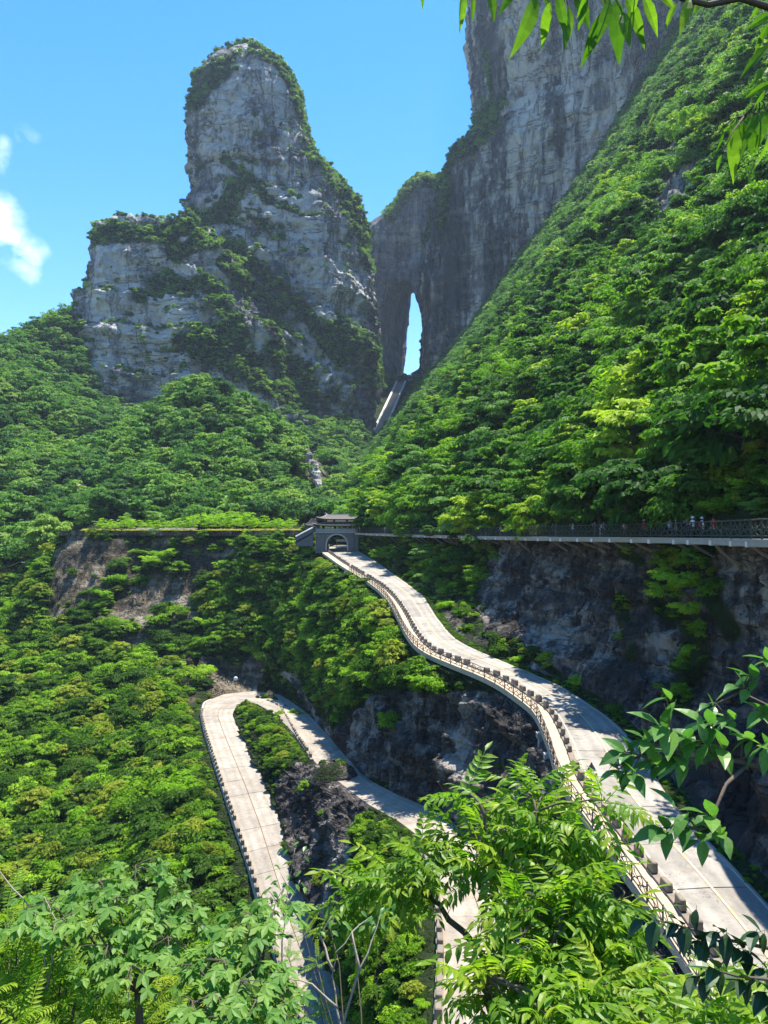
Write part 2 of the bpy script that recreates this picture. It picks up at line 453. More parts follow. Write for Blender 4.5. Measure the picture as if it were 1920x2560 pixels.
def facet(p, scale, seed=0):
    """broken rock: every cell of a jittered lattice is one tilted plane -> angular blocks with sharp edges"""
    q = p.reshape(-1, 3) / np.asarray(scale, float) + seed * 3.7
    q = q + 0.22 * np.stack([vnoise(q * 1.7 + k * 9.1) for k in range(3)], -1)
    base = np.floor(q).astype(np.int64); best = np.full(len(q), 1e9); out = np.zeros(len(q))
    for dx in (-1, 0, 1):
        for dy in (-1, 0, 1):
            for dz in (-1, 0, 1):
                c = base + (dx, dy, dz)
                f = np.stack([_hash(c[:, 0] + 11 * k, c[:, 1] + 5 * k, c[:, 2] + 17 * k) for k in (1, 2, 3)], -1) * 0.42 + 0.5
                d = q - (c + f); r2 = (d ** 2).sum(1)
                tl = np.stack([_hash(c[:, 0] + 29 * k, c[:, 1] + 7 * k, c[:, 2] + 3 * k) for k in (4, 5, 6)], -1)
                v = 0.6 * _hash(c[:, 0] + 91, c[:, 1] + 37, c[:, 2] + 53) + 0.75 * (d * tl).sum(1)
                m_ = r2 < best; out = np.where(m_, v, out); best = np.minimum(best, r2)
    return out.reshape(p.shape[:-1])
def add_surface(name, g, mat, closed=False, veg=None, smooth=False, kind='structure', parent=None, pale=None):
    nu, nv = g.shape[:2]
    v = g.reshape(-1, 3); f = grid_faces(nu, nv, closed)
    me = make_mesh(name, v, f, mat, smooth)
    at = me.attributes.new('veg', 'FLOAT', 'POINT')
    vg = np.zeros(len(v)) if veg is None else veg.reshape(-1)
    at.data.foreach_set('value', vg.astype(np.float32))
    ap = me.attributes.new('pale', 'FLOAT', 'POINT')
    ap.data.foreach_set('value', (np.zeros(len(v)) if pale is None else pale.reshape(-1)).astype(np.float32))
    o = link(name, me, parent)
    if kind: o['kind'] = kind
    SURF[name] = (g, closed, vg.reshape(nu, nv))
    return o
def loft(levels, nth, nz, expo=3.2):
    """levels: (v, u_left, u_right, d_front, d_back) rows from bottom to top -> closed grid [theta, z]"""
    L = []
    for v, ul, ur, df, db in levels:
        dc = (df + db) / 2
        L.append(((V0 - v) / FPX * dc, (ul - U0) / FPX * dc, (ur - U0) / FPX * dc, df, db))
    L = np.array(sorted(L))
    zz = np.linspace(L[0, 0], L[-1, 0], nz)
    I = [np.interp(zz, L[:, 0], L[:, k]) for k in range(1, 5)]
    for _ in range(2):
        I = [np.concatenate([a[:1], (a[:-2] + 2 * a[1:-1] + a[2:]) / 4, a[-1:]]) for a in I]
    cx, rx = (I[0] + I[1]) / 2, (I[1] - I[0]) / 2
    cy, ry = (I[2] + I[3]) / 2, (I[3] - I[2]) / 2
    th = np.linspace(0, 2 * math.pi, nth, endpoint=False)[:, None]
    # denser sampling towards the camera side
    th = th + 0.35 * np.sin(th - math.pi / 2 + math.pi) * 0
    c, s = np.cos(th), np.sin(th)
    k = 2.0 / expo
    x = cx + rx * np.sign(c) * np.abs(c) ** k
    y = cy + ry * np.sign(s) * np.abs(s) ** k
    return np.stack([x, y, np.broadcast_to(zz, x.shape)], -1)
def close_top(g, steps=6, dome=0.12):
    top = g[:, -1]; c = top.mean(0)
    r = np.linalg.norm(top - c, axis=1).mean()
    rings = []
    for i in range(1, steps + 1):
        t = i / steps
        q = top + (c - top) * t * 0.999
        q[:, 2] += dome * r * math.sin(t * math.pi / 2)
        rings.append(q)
    return np.concatenate([g, np.stack(rings, 1)], 1)
def displaced(g, fn, closed=False):
    n = grid_normals(g, closed)
    return g + n * fn(g)[..., None]

# --- the tower-like peak and its buttresses (left of the cave)
PEAK_BANDS = [
    ([(486, 250), (505, 215), (545, 172), (590, 140), (640, 130), (690, 150), (722, 185), (748, 240), (758, 300), (768, 340)], 15),
    ([(490, 250), (515, 212), (555, 178)], 26),
    ([(775, 350), (805, 405), (845, 440), (885, 480), (930, 530), (968, 548)], 24),
    ([(845, 450), (885, 540), (918, 600), (925, 660)], 18),
    ([(490, 545), (560, 535), (640, 555), (690, 575)], 26), ([(565, 400), (612, 440), (660, 472)], 11),
    ([(560, 530), (590, 482), (600, 468)], 20), ([(660, 500), (740, 522)], 10),
    ([(250, 590), (330, 582), (420, 577), (500, 560)], 22),
    ([(430, 600), (445, 640), (500, 605), (560, 600), (620, 645), (660, 690), (740, 760), (800, 830), (850, 900)], 20),
    ([(415, 690), (352, 740)], 19), ([(430, 715), (500, 708), (540, 730), (562, 780), (605, 835)], 20),
    ([(565, 660), (620, 720), (700, 765)], 17), ([(480, 850), (560, 880), (620, 920), (700, 960), (760, 985)], 42),
    ([(520, 830), (600, 850)], 26), ([(680, 810), (730, 842)], 16), ([(690, 880), (760, 925), (830, 985)], 20),
    ([(850, 835), (900, 870), (940, 930)], 34), ([(640, 960), (800, 1010)], 18),
]
def peak_veg(g):
    u, v = project(g)
    n = fbm(g, 22.0, 4, 0.6, 3)
    nz = np.abs(grid_normals(g, True)[..., 2])
    b = band_mask(u + 14 * n, v + 14 * n, PEAK_BANDS)
    return np.clip(b * (0.75 + 0.9 * n) + np.clip((nz - 0.55) * 1.6, 0, 1) * 0.8, 0, 1)
def diag_ledges(p, period, amp, seed):
    """bedding that dips to the right: stepped ledges"""
    t = (p[..., 2] + 0.85 * p[..., 0] + 10 * fbm(p, 45.0, 3, 0.5, seed)) / period
    f = t - np.floor(t)
    return amp * (np.where(f < 0.75, f / 0.75, (1 - f) / 0.25) - 0.5)

gA = loft([(1120, 340, 930, 560, 800), (1000, 395, 938, 565, 780), (900, 420, 942, 575, 770), (800, 440, 940, 582, 760), (700, 462, 934, 588, 750),
           (620, 476, 930, 594, 745), (560, 488, 922, 600, 740), (520, 495, 896, 602, 735), (480, 492, 858, 604, 725), (440, 488, 818, 605, 715),
           (400, 484, 790, 606, 705), (360, 480, 772, 607, 700), (300, 480, 760, 608, 698), (250, 484, 750, 609, 696), (215, 506, 726, 612, 692),
           (185, 534, 704, 618, 686), (162, 566, 680, 625, 678), (144, 594, 656, 634, 670), (130, 614, 640, 642, 662)], 420, 340, 3.0)
gA = displaced(gA, lambda p: (rock_disp(p, 34.0, 7.0, 1.0, 0.22, 0.5) + 3.6 * facet(p, (17, 17, 26), 1) + 1.7 * facet(p, (6, 6, 5.5), 2)) * np.clip((p[..., 2] + 420 - 2 * p[..., 2]) / 120, 0.25, 1.0)
               + diag_ledges(p, 46.0, 7.0, 2.0) * np.clip((250 - p[..., 2]) / 60, 0, 1), True)
gA = close_top(gA)
uA, vA = project(gA)
paleA = np.clip(poly_mask(uA + 20 * fbm(gA, 12, 3, 0.6, 4), vA + 20 * fbm(gA, 12, 3, 0.6, 5), [(520, 200), (700, 190), (740, 300), (750, 440), (640, 440), (500, 400), (490, 270)]) * (0.2 + 0.9 * fbm(gA, (10, 10, 30), 3, 0.6, 6)), 0, 1)
mountain = add_surface('mountain_peak', gA, M['far_rock'], True, peak_veg(gA), pale=paleA)
gB = loft([(1120, 60, 800, 505, 660), (1030, 120, 770, 515, 650), (960, 150, 730, 522, 645), (850, 196, 690, 530, 640), (790, 210, 650, 536, 636),
           (760, 222, 630, 540, 634), (700, 246, 600, 544, 632), (650, 250, 585, 546, 630), (615, 247, 570, 548, 628), (592, 254, 545, 553, 624), (580, 275, 520, 560, 615)], 360, 240, 3.4)
def buttress(p):
    # one deep vertical cleft splits the pale face in two
    u, v = project(p)
    cleft = -9.0 * np.exp(-((u - 395 - 0.06 * (v - 800)) / 14.0) ** 2) * np.clip((v - 640) / 60, 0, 1)
    stepd = diag_ledges(p, 38.0, 9.0, 5.0) * np.clip((u - 420) / 80, 0, 1)
    return rock_disp(p, 26.0, 5.5, 4.0, 0.5, 0.7) + cleft + stepd + 3.0 * facet(p, (15, 15, 20), 3) + 1.7 * facet(p, (6, 6, 4.5), 4)
gB = close_top(displaced(gB, buttress, True), 8, 0.05)
uB, vB = project(gB)
paleB = np.clip(poly_mask(uB + 20 * fbm(gB, 12, 3, 0.6, 4), vB + 20 * fbm(gB, 12, 3, 0.6, 5), [(240, 610), (350, 610), (440, 640), (470, 720), (500, 780), (470, 1000), (200, 980), (190, 850)]) * (0.45 + 0.9 * fbm(gB, (9, 9, 16), 3, 0.6, 6)), 0, 1)
add_surface('mountain_buttress', gB, M['far_rock'], True, peak_veg(gB), pale=paleB)
gC = loft([(1100, 770, 915, 590, 700), (1000, 815, 940, 600, 690), (930, 838, 948, 610, 680), (880, 846, 938, 616, 670), (845, 850, 905, 624, 660), (822, 855, 880, 632, 650)], 140, 90, 2.4)
gC = close_top(displaced(gC, lambda p: rock_disp(p, 22.0, 4.5, 6.0), True), 6, 0.2)
add_surface('mountain_shoulder', gC, M['far_rock'], True, np.clip(peak_veg(gC) + 0.25, 0, 1))

# --- the wall with the natural arch
def ring_resample(poly, n):
    poly = np.asarray(poly, float); c = np.concatenate([poly, poly[:1]]); t = arclen(np.c_[c, np.zeros(len(c))])
    return np.stack([np.interp(np.linspace(0, t[-1], n, endpoint=False), t, c[:, k]) for k in range(2)], -1)
def ang_ring(poly, c, n):
    """points of the outline where evenly spread rays from c leave it"""
    poly = np.asarray(poly, float); out = []
    for a in np.linspace(0, 2 * math.pi, n, endpoint=False):
        dx, dy = math.cos(a), math.sin(a); best = None
        for i in range(len(poly)):
            p, q = poly[i], poly[(i + 1) % len(poly)]
            ex, ey = q - p; den = dx * ey - dy * ex
            if abs(den) < 1e-9: continue
            t = ((p[0] - c[0]) * ey - (p[1] - c[1]) * ex) / den
            s = ((p[0] - c[0]) * dy - (p[1] - c[1]) * dx) / den
            if t > 0 and -1e-6 <= s <= 1 + 1e-6 and (best is None or t > best): best = t
        out.append((c[0] + dx * best, c[1] + dy * best))
    return np.array(out)
NR = 420
cc = (1016, 850)
mouth = ang_ring([(962, 946), (950, 900), (948, 840), (955, 770), (975, 722), (1005, 700), (1028, 706), (1037, 735), (1050, 780), (1056, 830), (1057, 872), (1052, 902), (1044, 922), (1030, 932), (1026, 948)], cc, NR)
inner = ang_ring([(1007, 952), (1007, 938), (1014, 900), (1018, 850), (1022, 800), (1026, 770), (1028, 735), (1045, 726), (1075, 740), (1095, 830), (1095, 952)], (1040, 850), NR)
rim = ang_ring([(860, 1130), (880, 800), (905, 600), (930, 565), (968, 538), (988, 520), (1004, 492), (1020, 466), (1040, 452), (1066, 446), (1092, 452), (1112, 440), (1150, 420), (1330, 420), (1400, 700), (1400, 1130)], cc, NR)
def wall_pt(uv, d): return np.stack([(uv[:, 0] - U0) / FPX * d, np.full(len(uv), float(d)), (V0 - uv[:, 1]) / FPX * d], -1)
rings = []
back_rim = ang_ring([(860, 1130), (880, 800), (905, 600), (930, 570), (968, 545), (1004, 505), (1040, 470), (1092, 470), (1150, 440), (1330, 440), (1400, 700), (1400, 1130)], cc, NR)
Dw = 790.0
for t in np.linspace(1, 0, 10)[:-1]: rings.append(wall_pt(inner + (back_rim - inner) * t, Dw + 92))
for t in np.linspace(0, 1, 34): 
    q = wall_pt(inner, Dw + 92) * (1 - t) + wall_pt(mouth, Dw) * t; rings.append(q)
for t in (np.linspace(0, 1, 130) ** 1.15)[1:]: 
    q = mouth + (rim - mouth) * t
    d = Dw - 26 * max(0, t - 0.05) * np.clip((q[:, 0] - 1040) / 200, -0.3, 1.6)
    q3 = np.stack([(q[:, 0] - U0) / FPX * d, d + 0 * q[:, 0], (V0 - q[:, 1]) / FPX * d], -1)
    rings.append(q3)
for t in np.linspace(0, 1, 8)[1:]:
    a = rings[-1] if t == 0 else wall_pt(rim, Dw); e = wall_pt(back_rim, Dw + 92)
    q = rings[9 + 34 + 128] * (1 - t) + e * t if len(rings) > 9 + 34 + 128 else a * (1 - t) + e * t
    q[:, 2] += 7 * math.sin(t * math.pi) * (q[:, 2] > 250)
    rings.append(q)
gE = np.stack(rings, 1)
nE = grid_normals(gE, True)
uE, vE = project(gE)
grotto = 10.0 * np.exp(-((uE - 1010) / 34.0) ** 2 - ((vE - 625) / 26.0) ** 2)
inside = np.zeros(gE.shape[:2]); inside[:, :8] = 1
dE = rock_disp(gE, 22.0, 4.5, 8.0, 0.15, 0.5) + 2.6 * facet(gE, (12, 12, 42), 7) + 1.2 * facet(gE, (5, 5, 11), 8)
fade = np.ones(gE.shape[1]); fade[:14] = 0.0; fade[14:43] = 0.3; fade[43:60] = np.linspace(0.25, 1, 17)
gE = gE + np.stack([np.zeros_like(dE), dE * fade[None, :] + grotto * (gE[..., 1] < Dw + 30), np.zeros_like(dE)], -1)
jag = fbm(gE, 7.0, 3, 0.6, 2.2) * 1.6
gE[..., 0] += jag * (np.arange(gE.shape[1]) > 8) * (np.arange(gE.shape[1]) < 60)
vegE = np.clip(band_mask(uE, vE, [([(975, 540), (1004, 500), (1030, 462), (1066, 452), (1098, 460), (1115, 470)], 13), ([(1115, 450), (1085, 540), (1075, 590)], 12)]) + (uE > 1105) * 0, 0, 1)
add_surface('arch_wall', gE, M['cave_rock'], True, vegE)

# --- the great wall on the right: plan outline per level, closed behind
def wall_level(v, ul):
    z = (V0 - v) / FPX * 645.0
    x0 = (ul - U0) / FPX * 660.0
    return np.array([[x0 + 40, 900, z], [x0 + 8, 800, z], [x0 - 1, 720, z], [x0, 665, z], [x0 + 16, 635, z], [x0 + 45, 612, z], [165, 560, z], [205, 520, z], [250, 480, z], [330, 430, z],
                     [470, 420, z], [520, 700, z], [420, 900, z]])
lv = [(1150, 1060), (1000, 1065), (900, 1070), (800, 1074), (700, 1078), (600, 1086), (520, 1094), (450, 1101), (405, 1110), (370, 1130), (340, 1152), (310, 1185), (285, 1216), (268, 1230), (240, 1233), (170, 1224), (100, 1218), (0, 1207), (-120, 1196), (-260, 1205)]
cols = []
for v, ul in lv:
    w = wall_level(v, ul)
    seg = [resample(w[0:3], 40), resample(w[2:10], 420), resample(np.vstack([w[9:], w[:1]]), 80)]
    cols.append(np.vstack([seg[0][:-1], seg[1][:-1], seg[2][:-1]]))
cols = np.stack(cols, 1)                                    # [s, level, 3]
zk = cols[0, :, 2]; order = np.argsort(zk); zz = np.linspace(zk.min(), zk.max(), 300)
gF = np.stack([np.stack([np.interp(zz, zk[order], cols[i, order, k]) for k in range(3)], -1) for i in range(cols.shape[0])], 0)
for _ in range(3):
    gF[:, 1:-1, :2] = (gF[:, :-2, :2] + 2 * gF[:, 1:-1, :2] + gF[:, 2:, :2]) / 4
gF = gF[::-1]
gF = displaced(gF, lambda p: rock_disp(p, 30.0, 5.0, 11.0, 0.1, 0.45) + 3.2 * facet(p, (13, 13, 60), 5) + 1.5 * facet(p, (5, 5, 14), 6) + 5 * fbm(p, (70, 70, 240), 3, 0.5, 12), True)
gF = close_top(gF, 4, 0.05)
uF, vF = project(gF)
vegF = np.clip(band_mask(uF, vF, [([(1112, 415), (1150, 352), (1200, 306), (1236, 262)], 22), ([(1150, 380), (1190, 350), (1225, 300)], 22), ([(1215, 120), (1232, 250)], 6),
               ([(1100, 560), (1120, 470), (1112, 430)], 14)]) * (0.7 + 0.6 * fbm(gF, 18, 3, 0.5, 2)), 0, 1)
paleF = np.clip(band_mask(uF + 25 * fbm(gF, (14, 14, 70), 3, 0.6, 8), vF, [([(1280, -60), (1300, 150), (1330, 320), (1330, 480), (1310, 560)], 34), ([(1400, -60), (1430, 120), (1440, 260)], 26)]), 0, 1) * (0.6 + 0.8 * fbm(gF, (10, 10, 50), 3, 0.6, 9))
add_surface('cliff_wall', gF, M['wall_rock'], True, vegF, pale=np.clip(paleF, 0, 1))

# --- thin-plate surfaces through measured points
class Plate:
    def __init__(s, pts, lam=0.5):
        pts = np.asarray(pts, float); s.x = pts[:, :2] / 100.0; n = len(pts)
        A = s.k(s.x[:, None] - s.x[None]) + lam * 1e-3 * np.eye(n)
        B = np.c_[np.ones(n), s.x]
        Mx = np.block([[A, B], [B.T, np.zeros((3, 3))]])
        s.w = np.linalg.solve(Mx, np.r_[pts[:, 2], np.zeros(3)])
    @staticmethod
    def k(d):
        r2 = (d ** 2).sum(-1); return r2 * np.log(r2 + 1e-9) * 0.5
    def __call__(s, xy):
        q = np.asarray(xy, float) / 100.0; sh = q.shape[:-1]; q = q.reshape(-1, 2); out = []
        for i in range(0, len(q), 20000):
            c = q[i:i + 20000]
            out.append(s.k(c[:, None] - s.x[None]) @ s.w[:len(s.x)] + s.w[len(s.x)] + c @ s.w[-2:])
        return np.concatenate(out).reshape(sh)
T_pts = [P(*q) for q in [
    (-250, 1400, 262), (-120, 1396, 262), (40, 1386, 262), (130, 1350, 262), (180, 1326, 258), (400, 1326, 258), (600, 1326, 255), (780, 1326, 246),
    (500, 975, 390), (500, 1100, 340), (500, 1250, 285), (400, 1030, 385), (620, 1050, 378), (700, 1120, 365), (755, 1200, 350), (790, 1290, 320),
    (330, 1100, 365), (400, 1180, 318), (620, 1180, 318), (690, 1260, 290), (300, 1240, 295), (500, 1065, 450), (640, 1100, 450),
    (232, 1160, 405), (236, 1130, 375), (208, 1280, 310), (228, 1040, 470), (300, 1090, 430),
    (30, 955, 430), (0, 1100, 370), (110, 1010, 420), (-220, 900, 430), (-220, 1150, 340), (30, 1200, 330), (30, 1290, 285), (120, 1150, 370),
    (0, 872, 520), (100, 842, 522), (185, 815, 535), (-150, 905, 520), (100, 940, 480), (260, 985, 535), (420, 1005, 550), (600, 1010, 560), (700, 1050, 560),
    (800, 1040, 600), (900, 990, 660), (850, 1100, 540), (880, 1190, 450), (900, 1250, 370), (960, 1078, 640), (1000, 962, 770), (1050, 952, 788), (935, 955, 745), (985, 1000, 720), (1040, 1050, 660),
    (1080, 1250, 420), (1050, 1300, 320)]]
T_pts += [np.array(q, float) for q in [(-300, 620, 70), (-200, 640, 60), (-380, 560, 90), (60, 800, 155), (120, 700, 130), (-60, 800, 140), (-150, 720, 100)]]
plateT = Plate(T_pts)
xs = np.linspace(-330, 150, 240); ys = np.concatenate([np.linspace(246, 560, 180), np.linspace(563, 835, 80)])
gx, gy = np.meshgrid(xs, ys, indexing='ij')
gT = np.stack([gx, gy, plateT(np.stack([gx, gy], -1))], -1)
gT[..., 2] += 5.0 * fbm(gT * (1, 1, 0), 45.0, 4, 0.5, 3) * np.clip((gy - 262) / 40, 0, 1)
sA, sB = P(1003, 962, 768), P(948, 1085, 632)           # cutting for the stairway
sq = gT[..., :2] - sA[:2]; sdv = (sB - sA)[:2]; stt = np.clip((sq @ sdv) / (sdv @ sdv), -0.05, 1.2)
sds = np.linalg.norm(sq - stt[..., None] * sdv, axis=-1)
gT[..., 2] = np.where(sds < 22, np.minimum(gT[..., 2], sA[2] + (sB - sA)[2] * stt - 1.5 + np.maximum(sds - 8, 0) * 0.8), gT[..., 2])
uT, vT = project(gT)
SCAR = [([(203, 1110), (205, 1180), (200, 1230), (212, 1290)], 4), ([(772, 1135), (785, 1175), (800, 1215)], 20), ([(795, 1200), (802, 1262)], 9), ([(740, 1235), (730, 1290)], 14)]
vegT = np.clip(1.0 - 1.3 * band_mask(uT, vT, SCAR), 0, 1)
add_surface('hill_terrain', gT, M['slope_rock'], False, vegT, smooth=True)

# --- walkway line, forest slope on the right
WALK = np.array([(29, 22, -0.55), (27, 35, -0.55), (25.8, 48, -0.6), (27.3, 60, -0.65), (27.3, 70, -0.7), (25.5, 82, -0.75), (23, 95, -0.85), (20, 112, -0.95), (16, 132, -1.0), (10, 155, -1.0), (1.5, 182, -0.9), (-3.6, 196.5, -0.8), (-6.6, 201.5, -0.75)], float)
WALK_S = resample(WALK, 400, smooth=10)
base_line = np.vstack([WALK, [(-8, 212, -0.5), (-14, 262, -1), (-20, 300, 0), (-26, 360, 3), (-30, 430, 9), (-34, 500, 17), (-40, 600, 25)]])
base_line[:, 0] += 1.6
ns, nw = 420, 260
bl = resample(base_line, ns, smooth=14)
tan = np.gradient(bl[:, :2], axis=0); tan /= np.linalg.norm(tan, axis=1, keepdims=True)
# smooth outward direction (up the slope), mostly +x
od = np.stack([tan[:, 1], -tan[:, 0]], -1)
for _ in range(60): od[1:-1] = (od[:-2] + 2 * od[1:-1] + od[2:]) / 4
od = od * 0.0 + np.array([1.0, 0.13])
od /= np.linalg.norm(od, axis=1, keepdims=True)
ww = np.concatenate([np.linspace(0, 40, 80), np.linspace(41, 300, nw - 80)])
def slope_h(w, d):
    far = np.clip((d - 120) / 280, 0, 1)
    k = 1.0 + 0.17 * far
    h = k * w + 0.0012 * np.maximum(w - 40, 0) ** 2
    return h + 2.5 * (1 - np.exp(-w / 2.0))
W2, D2 = np.meshgrid(ww, bl[:, 1])
gG = np.zeros((ns, nw, 3))
gG[..., 0] = bl[:, None, 0] + od[:, None, 0] * ww
gG[..., 1] = bl[:, None, 1] + od[:, None, 1] * ww
gG[..., 2] = bl[:, None, 2] + slope_h(W2, D2)
edge = np.clip(W2 / 25.0, 0, 1)
gG[..., 2] += (9.0 * fbm(gG * (1, 1, 0.0), 55.0, 4, 0.5, 5) + 2.5 * fbm(gG * (1, 1, 0), 14.0, 3, 0.5, 6)) * edge
uG, vG = project(gG)
ROCK_G = [([(1700, 390), (1690, 470), (1668, 545)], 38), ([(1750, 410), (1800, 440)], 26)]
vegG = np.clip(1.0 - 1.2 * band_mask(uG, vG, ROCK_G), 0, 1)
bare_ = np.clip(1.0 - vegG, 0, 1)
gG = gG + np.stack([-0.6 * bare_, -0.8 * bare_, 0.0 * bare_], -1) * (3.2 * facet(gG, (6, 6, 9), 12) + 1.6 * facet(gG, (2.2, 2.2, 3), 13))[..., None]
add_surface('forest_slope', gG, M['bare_rock'], False, vegG)

# --- roads: both edges measured in the photograph, heights from a steady gradient
def up_d(v): return 25.3 / ((v - V0) / FPX + 0.098)
UL_px = [(824, 1381), (863, 1408), (905, 1433), (937, 1451), (970, 1474), (992, 1496), (1010, 1520), (1025, 1545), (1038, 1570), (1050, 1588), (1066, 1609), (1092, 1630), (1128, 1645), (1176, 1664), (1224, 1682), (1264, 1699), (1304, 1722), (1356, 1758), (1378, 1772), (1399, 1806), (1416, 1845),
         (1428, 1866), (1443, 1915), (1462, 1960), (1484, 1988), (1512, 2023), (1541, 2055), (1570, 2095), (1608, 2145), (1650, 2192), (1695, 2250), (1735, 2305), (1860, 2480), (2080, 2800)]
UR_px = [(893, 1375), (950, 1410), (1020, 1460), (1060, 1490), (1090, 1540), (1130, 1590), (1162, 1612), (1250, 1650), (1400, 1712), (1520, 1790), (1570, 1835), (1600, 1875), (1636, 1935), (1670, 1993), (1720, 2052), (1765, 2097), (1820, 2147), (1874, 2210), (1925, 2262), (2080, 2440), (2400, 2800)]
NU_ROAD = 46
UL = resample([P(u, v, up_d(v)) for u, v in UL_px], 400, smooth=16)
UR = resample([P(u, v, up_d(v)) for u, v in UR_px], 400, smooth=16)
gate_pt = np.array([-12.4, 201.0, -(25.3 - 0.098 * 201)])
UL = np.vstack([[(-15.0, 232, -4.6)], [(-15.2, 212, -4.8)], UL]); UR = np.vstack([[(-9.6, 232, -4.6)], [(-9.6, 212, -4.8)], UR])
UL = resample(UL, 400, smooth=8); UR = resample(UR, 400, smooth=8)
def low_pts(rows): return [P(u, v, h * FPX / (v - V0)) for u, v, h in rows]
LO = low_pts([(800, 2700, 56), (760, 2560, 53), (700, 2400, 50), (640, 2200, 46), (590, 2050, 43.5), (545, 1920, 41.5), (516, 1830, 40.5), (505, 1785, 40.2), (514, 1753, 40.1), (560, 1735, 40), (640, 1727, 40), (700, 1736, 39.9), (740, 1762, 39.6),
              (772, 1786, 39.1), (822, 1841, 37.8), (864, 1890, 36.6), (898, 1926, 35.9), (936, 1956, 35.0), (992, 1986, 33.8), (1060, 2014, 32.8), (1128, 2048, 31.9)]) + [np.array(q) for q in [(9.6, 70, -30.6), (10.2, 60, -29.3), (10.0, 50, -27.8), (9.4, 40, -26.3), (8.5, 28, -24.8)]]
LI = low_pts([(940, 2700, 56), (885, 2560, 53), (830, 2420, 50.5), (770, 2280, 47.5), (730, 2150, 45), (700, 2050, 43.5), (660, 1950, 41.9), (625, 1880, 41), (600, 1830, 40.5), (581, 1788, 40.2), (590, 1767, 40.1), (625, 1753, 40), (672, 1757, 39.9), (700, 1772, 39.6), (717, 1799, 38.9),
              (746, 1848, 37.8), (788, 1907, 36.5), (889, 1988, 34.6), (925, 2014, 33.9), (995, 2052, 32.6), (1052, 2096, 31.4), (1100, 2250, 29.3), (1110, 2400, 27.8), (1105, 2560, 26.5)]) + [np.array((2.0, 28, -24.8))]
LO = resample(LO, 500, smooth=9); LI = resample(LI, 500, smooth=9)
def match(a, b):
    """pair the two edges of a road so that joints run straight across"""
    n = len(a); j = 0; out = []
    for i in range(n):
        t = a[min(i + 1, n - 1)] - a[max(i - 1, 0)]; t = t / np.linalg.norm(t)
        lo, hi = j, min(n, j + 60)
        k = lo + int(np.argmin(np.abs((b[lo:hi] - a[i]) @ t) + 0.02 * np.linalg.norm(b[lo:hi] - a[i], axis=1)))
        j = max(j, k); out.append(j)
    out = np.array(out, float)
    ker = np.hanning(43); ker /= ker.sum(); pad = np.concatenate([2 * out[0] - out[21:0:-1], out, 2 * out[-1] - out[-2:-23:-1]])
    out = np.clip(np.maximum.accumulate(np.convolve(pad, ker, 'valid')), 0, n - 1)
    return np.stack([np.interp(out, np.arange(n), b[:, k]) for k in range(3)], -1)
UR_m = match(UL, UR)
LI_m = match(LO, LI)

# --- cliffs and banks between walkway and roads
def by_y(line, ys):
    o = np.argsort(line[:, 1]); l = line[o]; return np.stack([np.interp(ys, l[:, 1], l[:, k]) for k in range(3)], -1)
def strip(top, bot, nv, hexp, bulge=0.0):
    t = np.linspace(0, 1, nv)[None, :, None]
    T, B = top[:, None, :], bot[:, None, :]
    g = np.empty((len(top), nv, 3))
    g[..., :2] = T[..., :2] + (B[..., :2] - T[..., :2]) * t ** hexp
    g[..., 2] = (T[..., 2] + (B[..., 2] - T[..., 2]) * t[..., 0][..., None].squeeze(-1) if False else T[..., 2] + (B[..., 2] - T[..., 2]) * t[..., 0])
    return g
def cliff(g, s, amp, seed, edge0=0.06, edge1=0.08):
    nv = g.shape[1]; t = np.linspace(0, 1, nv)
    w = np.clip(t / edge0, 0, 1) * np.clip((1 - t) / edge1, 0, 1)
    n = grid_normals(g); n[..., 2] *= 0.4
    return g + n * ((rock_disp(g, s, amp, seed, 0.35, 0.75) + rock_disp(g, s * 0.33, amp * 0.3, seed + 3.3, 0.2, 0.9, 0.7) + amp * (0.75 * facet(g, (s * .42, s * .42, s * .75), seed) + 0.32 * facet(g, (s * .15, s * .15, s * .24), seed + 1))) * w[None])[..., None]
ysA = np.concatenate([np.linspace(22, 140, 380), np.linspace(140.5, 206, 100)])
topA = by_y(WALK_S, ysA) + np.array([1.3, 0, -0.35])
botA = by_y(UR, ysA) + np.array([1.1, 0, -0.1])
gS1 = strip(topA, botA, 130, 1.9)
gS1 = cliff(gS1, 7.5, 1.25, 21.0)
u1, v1 = project(gS1)
S1_BANDS = [([(1700, 1370), (1660, 1440), (1660, 1510), (1720, 1570), (1740, 1650), (1690, 1750)], 32), ([(1760, 1400), (1780, 1500), (1830, 1580)], 22), ([(1560, 1380), (1600, 1400)], 14),
            ([(1170, 1380), (1185, 1450), (1170, 1540), (1200, 1610), (1300, 1650)], 26), ([(1550, 1500), (1580, 1640)], 18), ([(1270, 1600), (1400, 1690), (1520, 1770), (1600, 1840)], 9)]
vegS1 = np.clip(band_mask(u1, v1, S1_BANDS) * (0.8 + 0.8 * fbm(gS1, 5, 3, 0.5, 4)), 0, 1)
vegS1 = np.maximum(vegS1, np.clip((gS1[..., 1] - 118) / 18, 0, 1) * np.clip(0.85 + 1.0 * fbm(gS1, 7, 3, 0.5, 9), 0, 1))
add_surface('walkway_cliff', gS1, M['near_rock'], False, vegS1)
# verge between cliff foot and road
vg = strip(botA + np.array([0.5, 0, 0.12]), by_y(UR, ysA) + np.array([-0.05, 0, -0.03]), 8, 1.0)
vg[..., 2] += 0.18 * (fbm(vg, 1.2, 3, 0.5, 3)) * np.linspace(1, 0, 8)[None]
add_surface('road_verge', vg, M['slope_rock'], False, np.full(vg.shape[:2], 0.7), smooth=True)
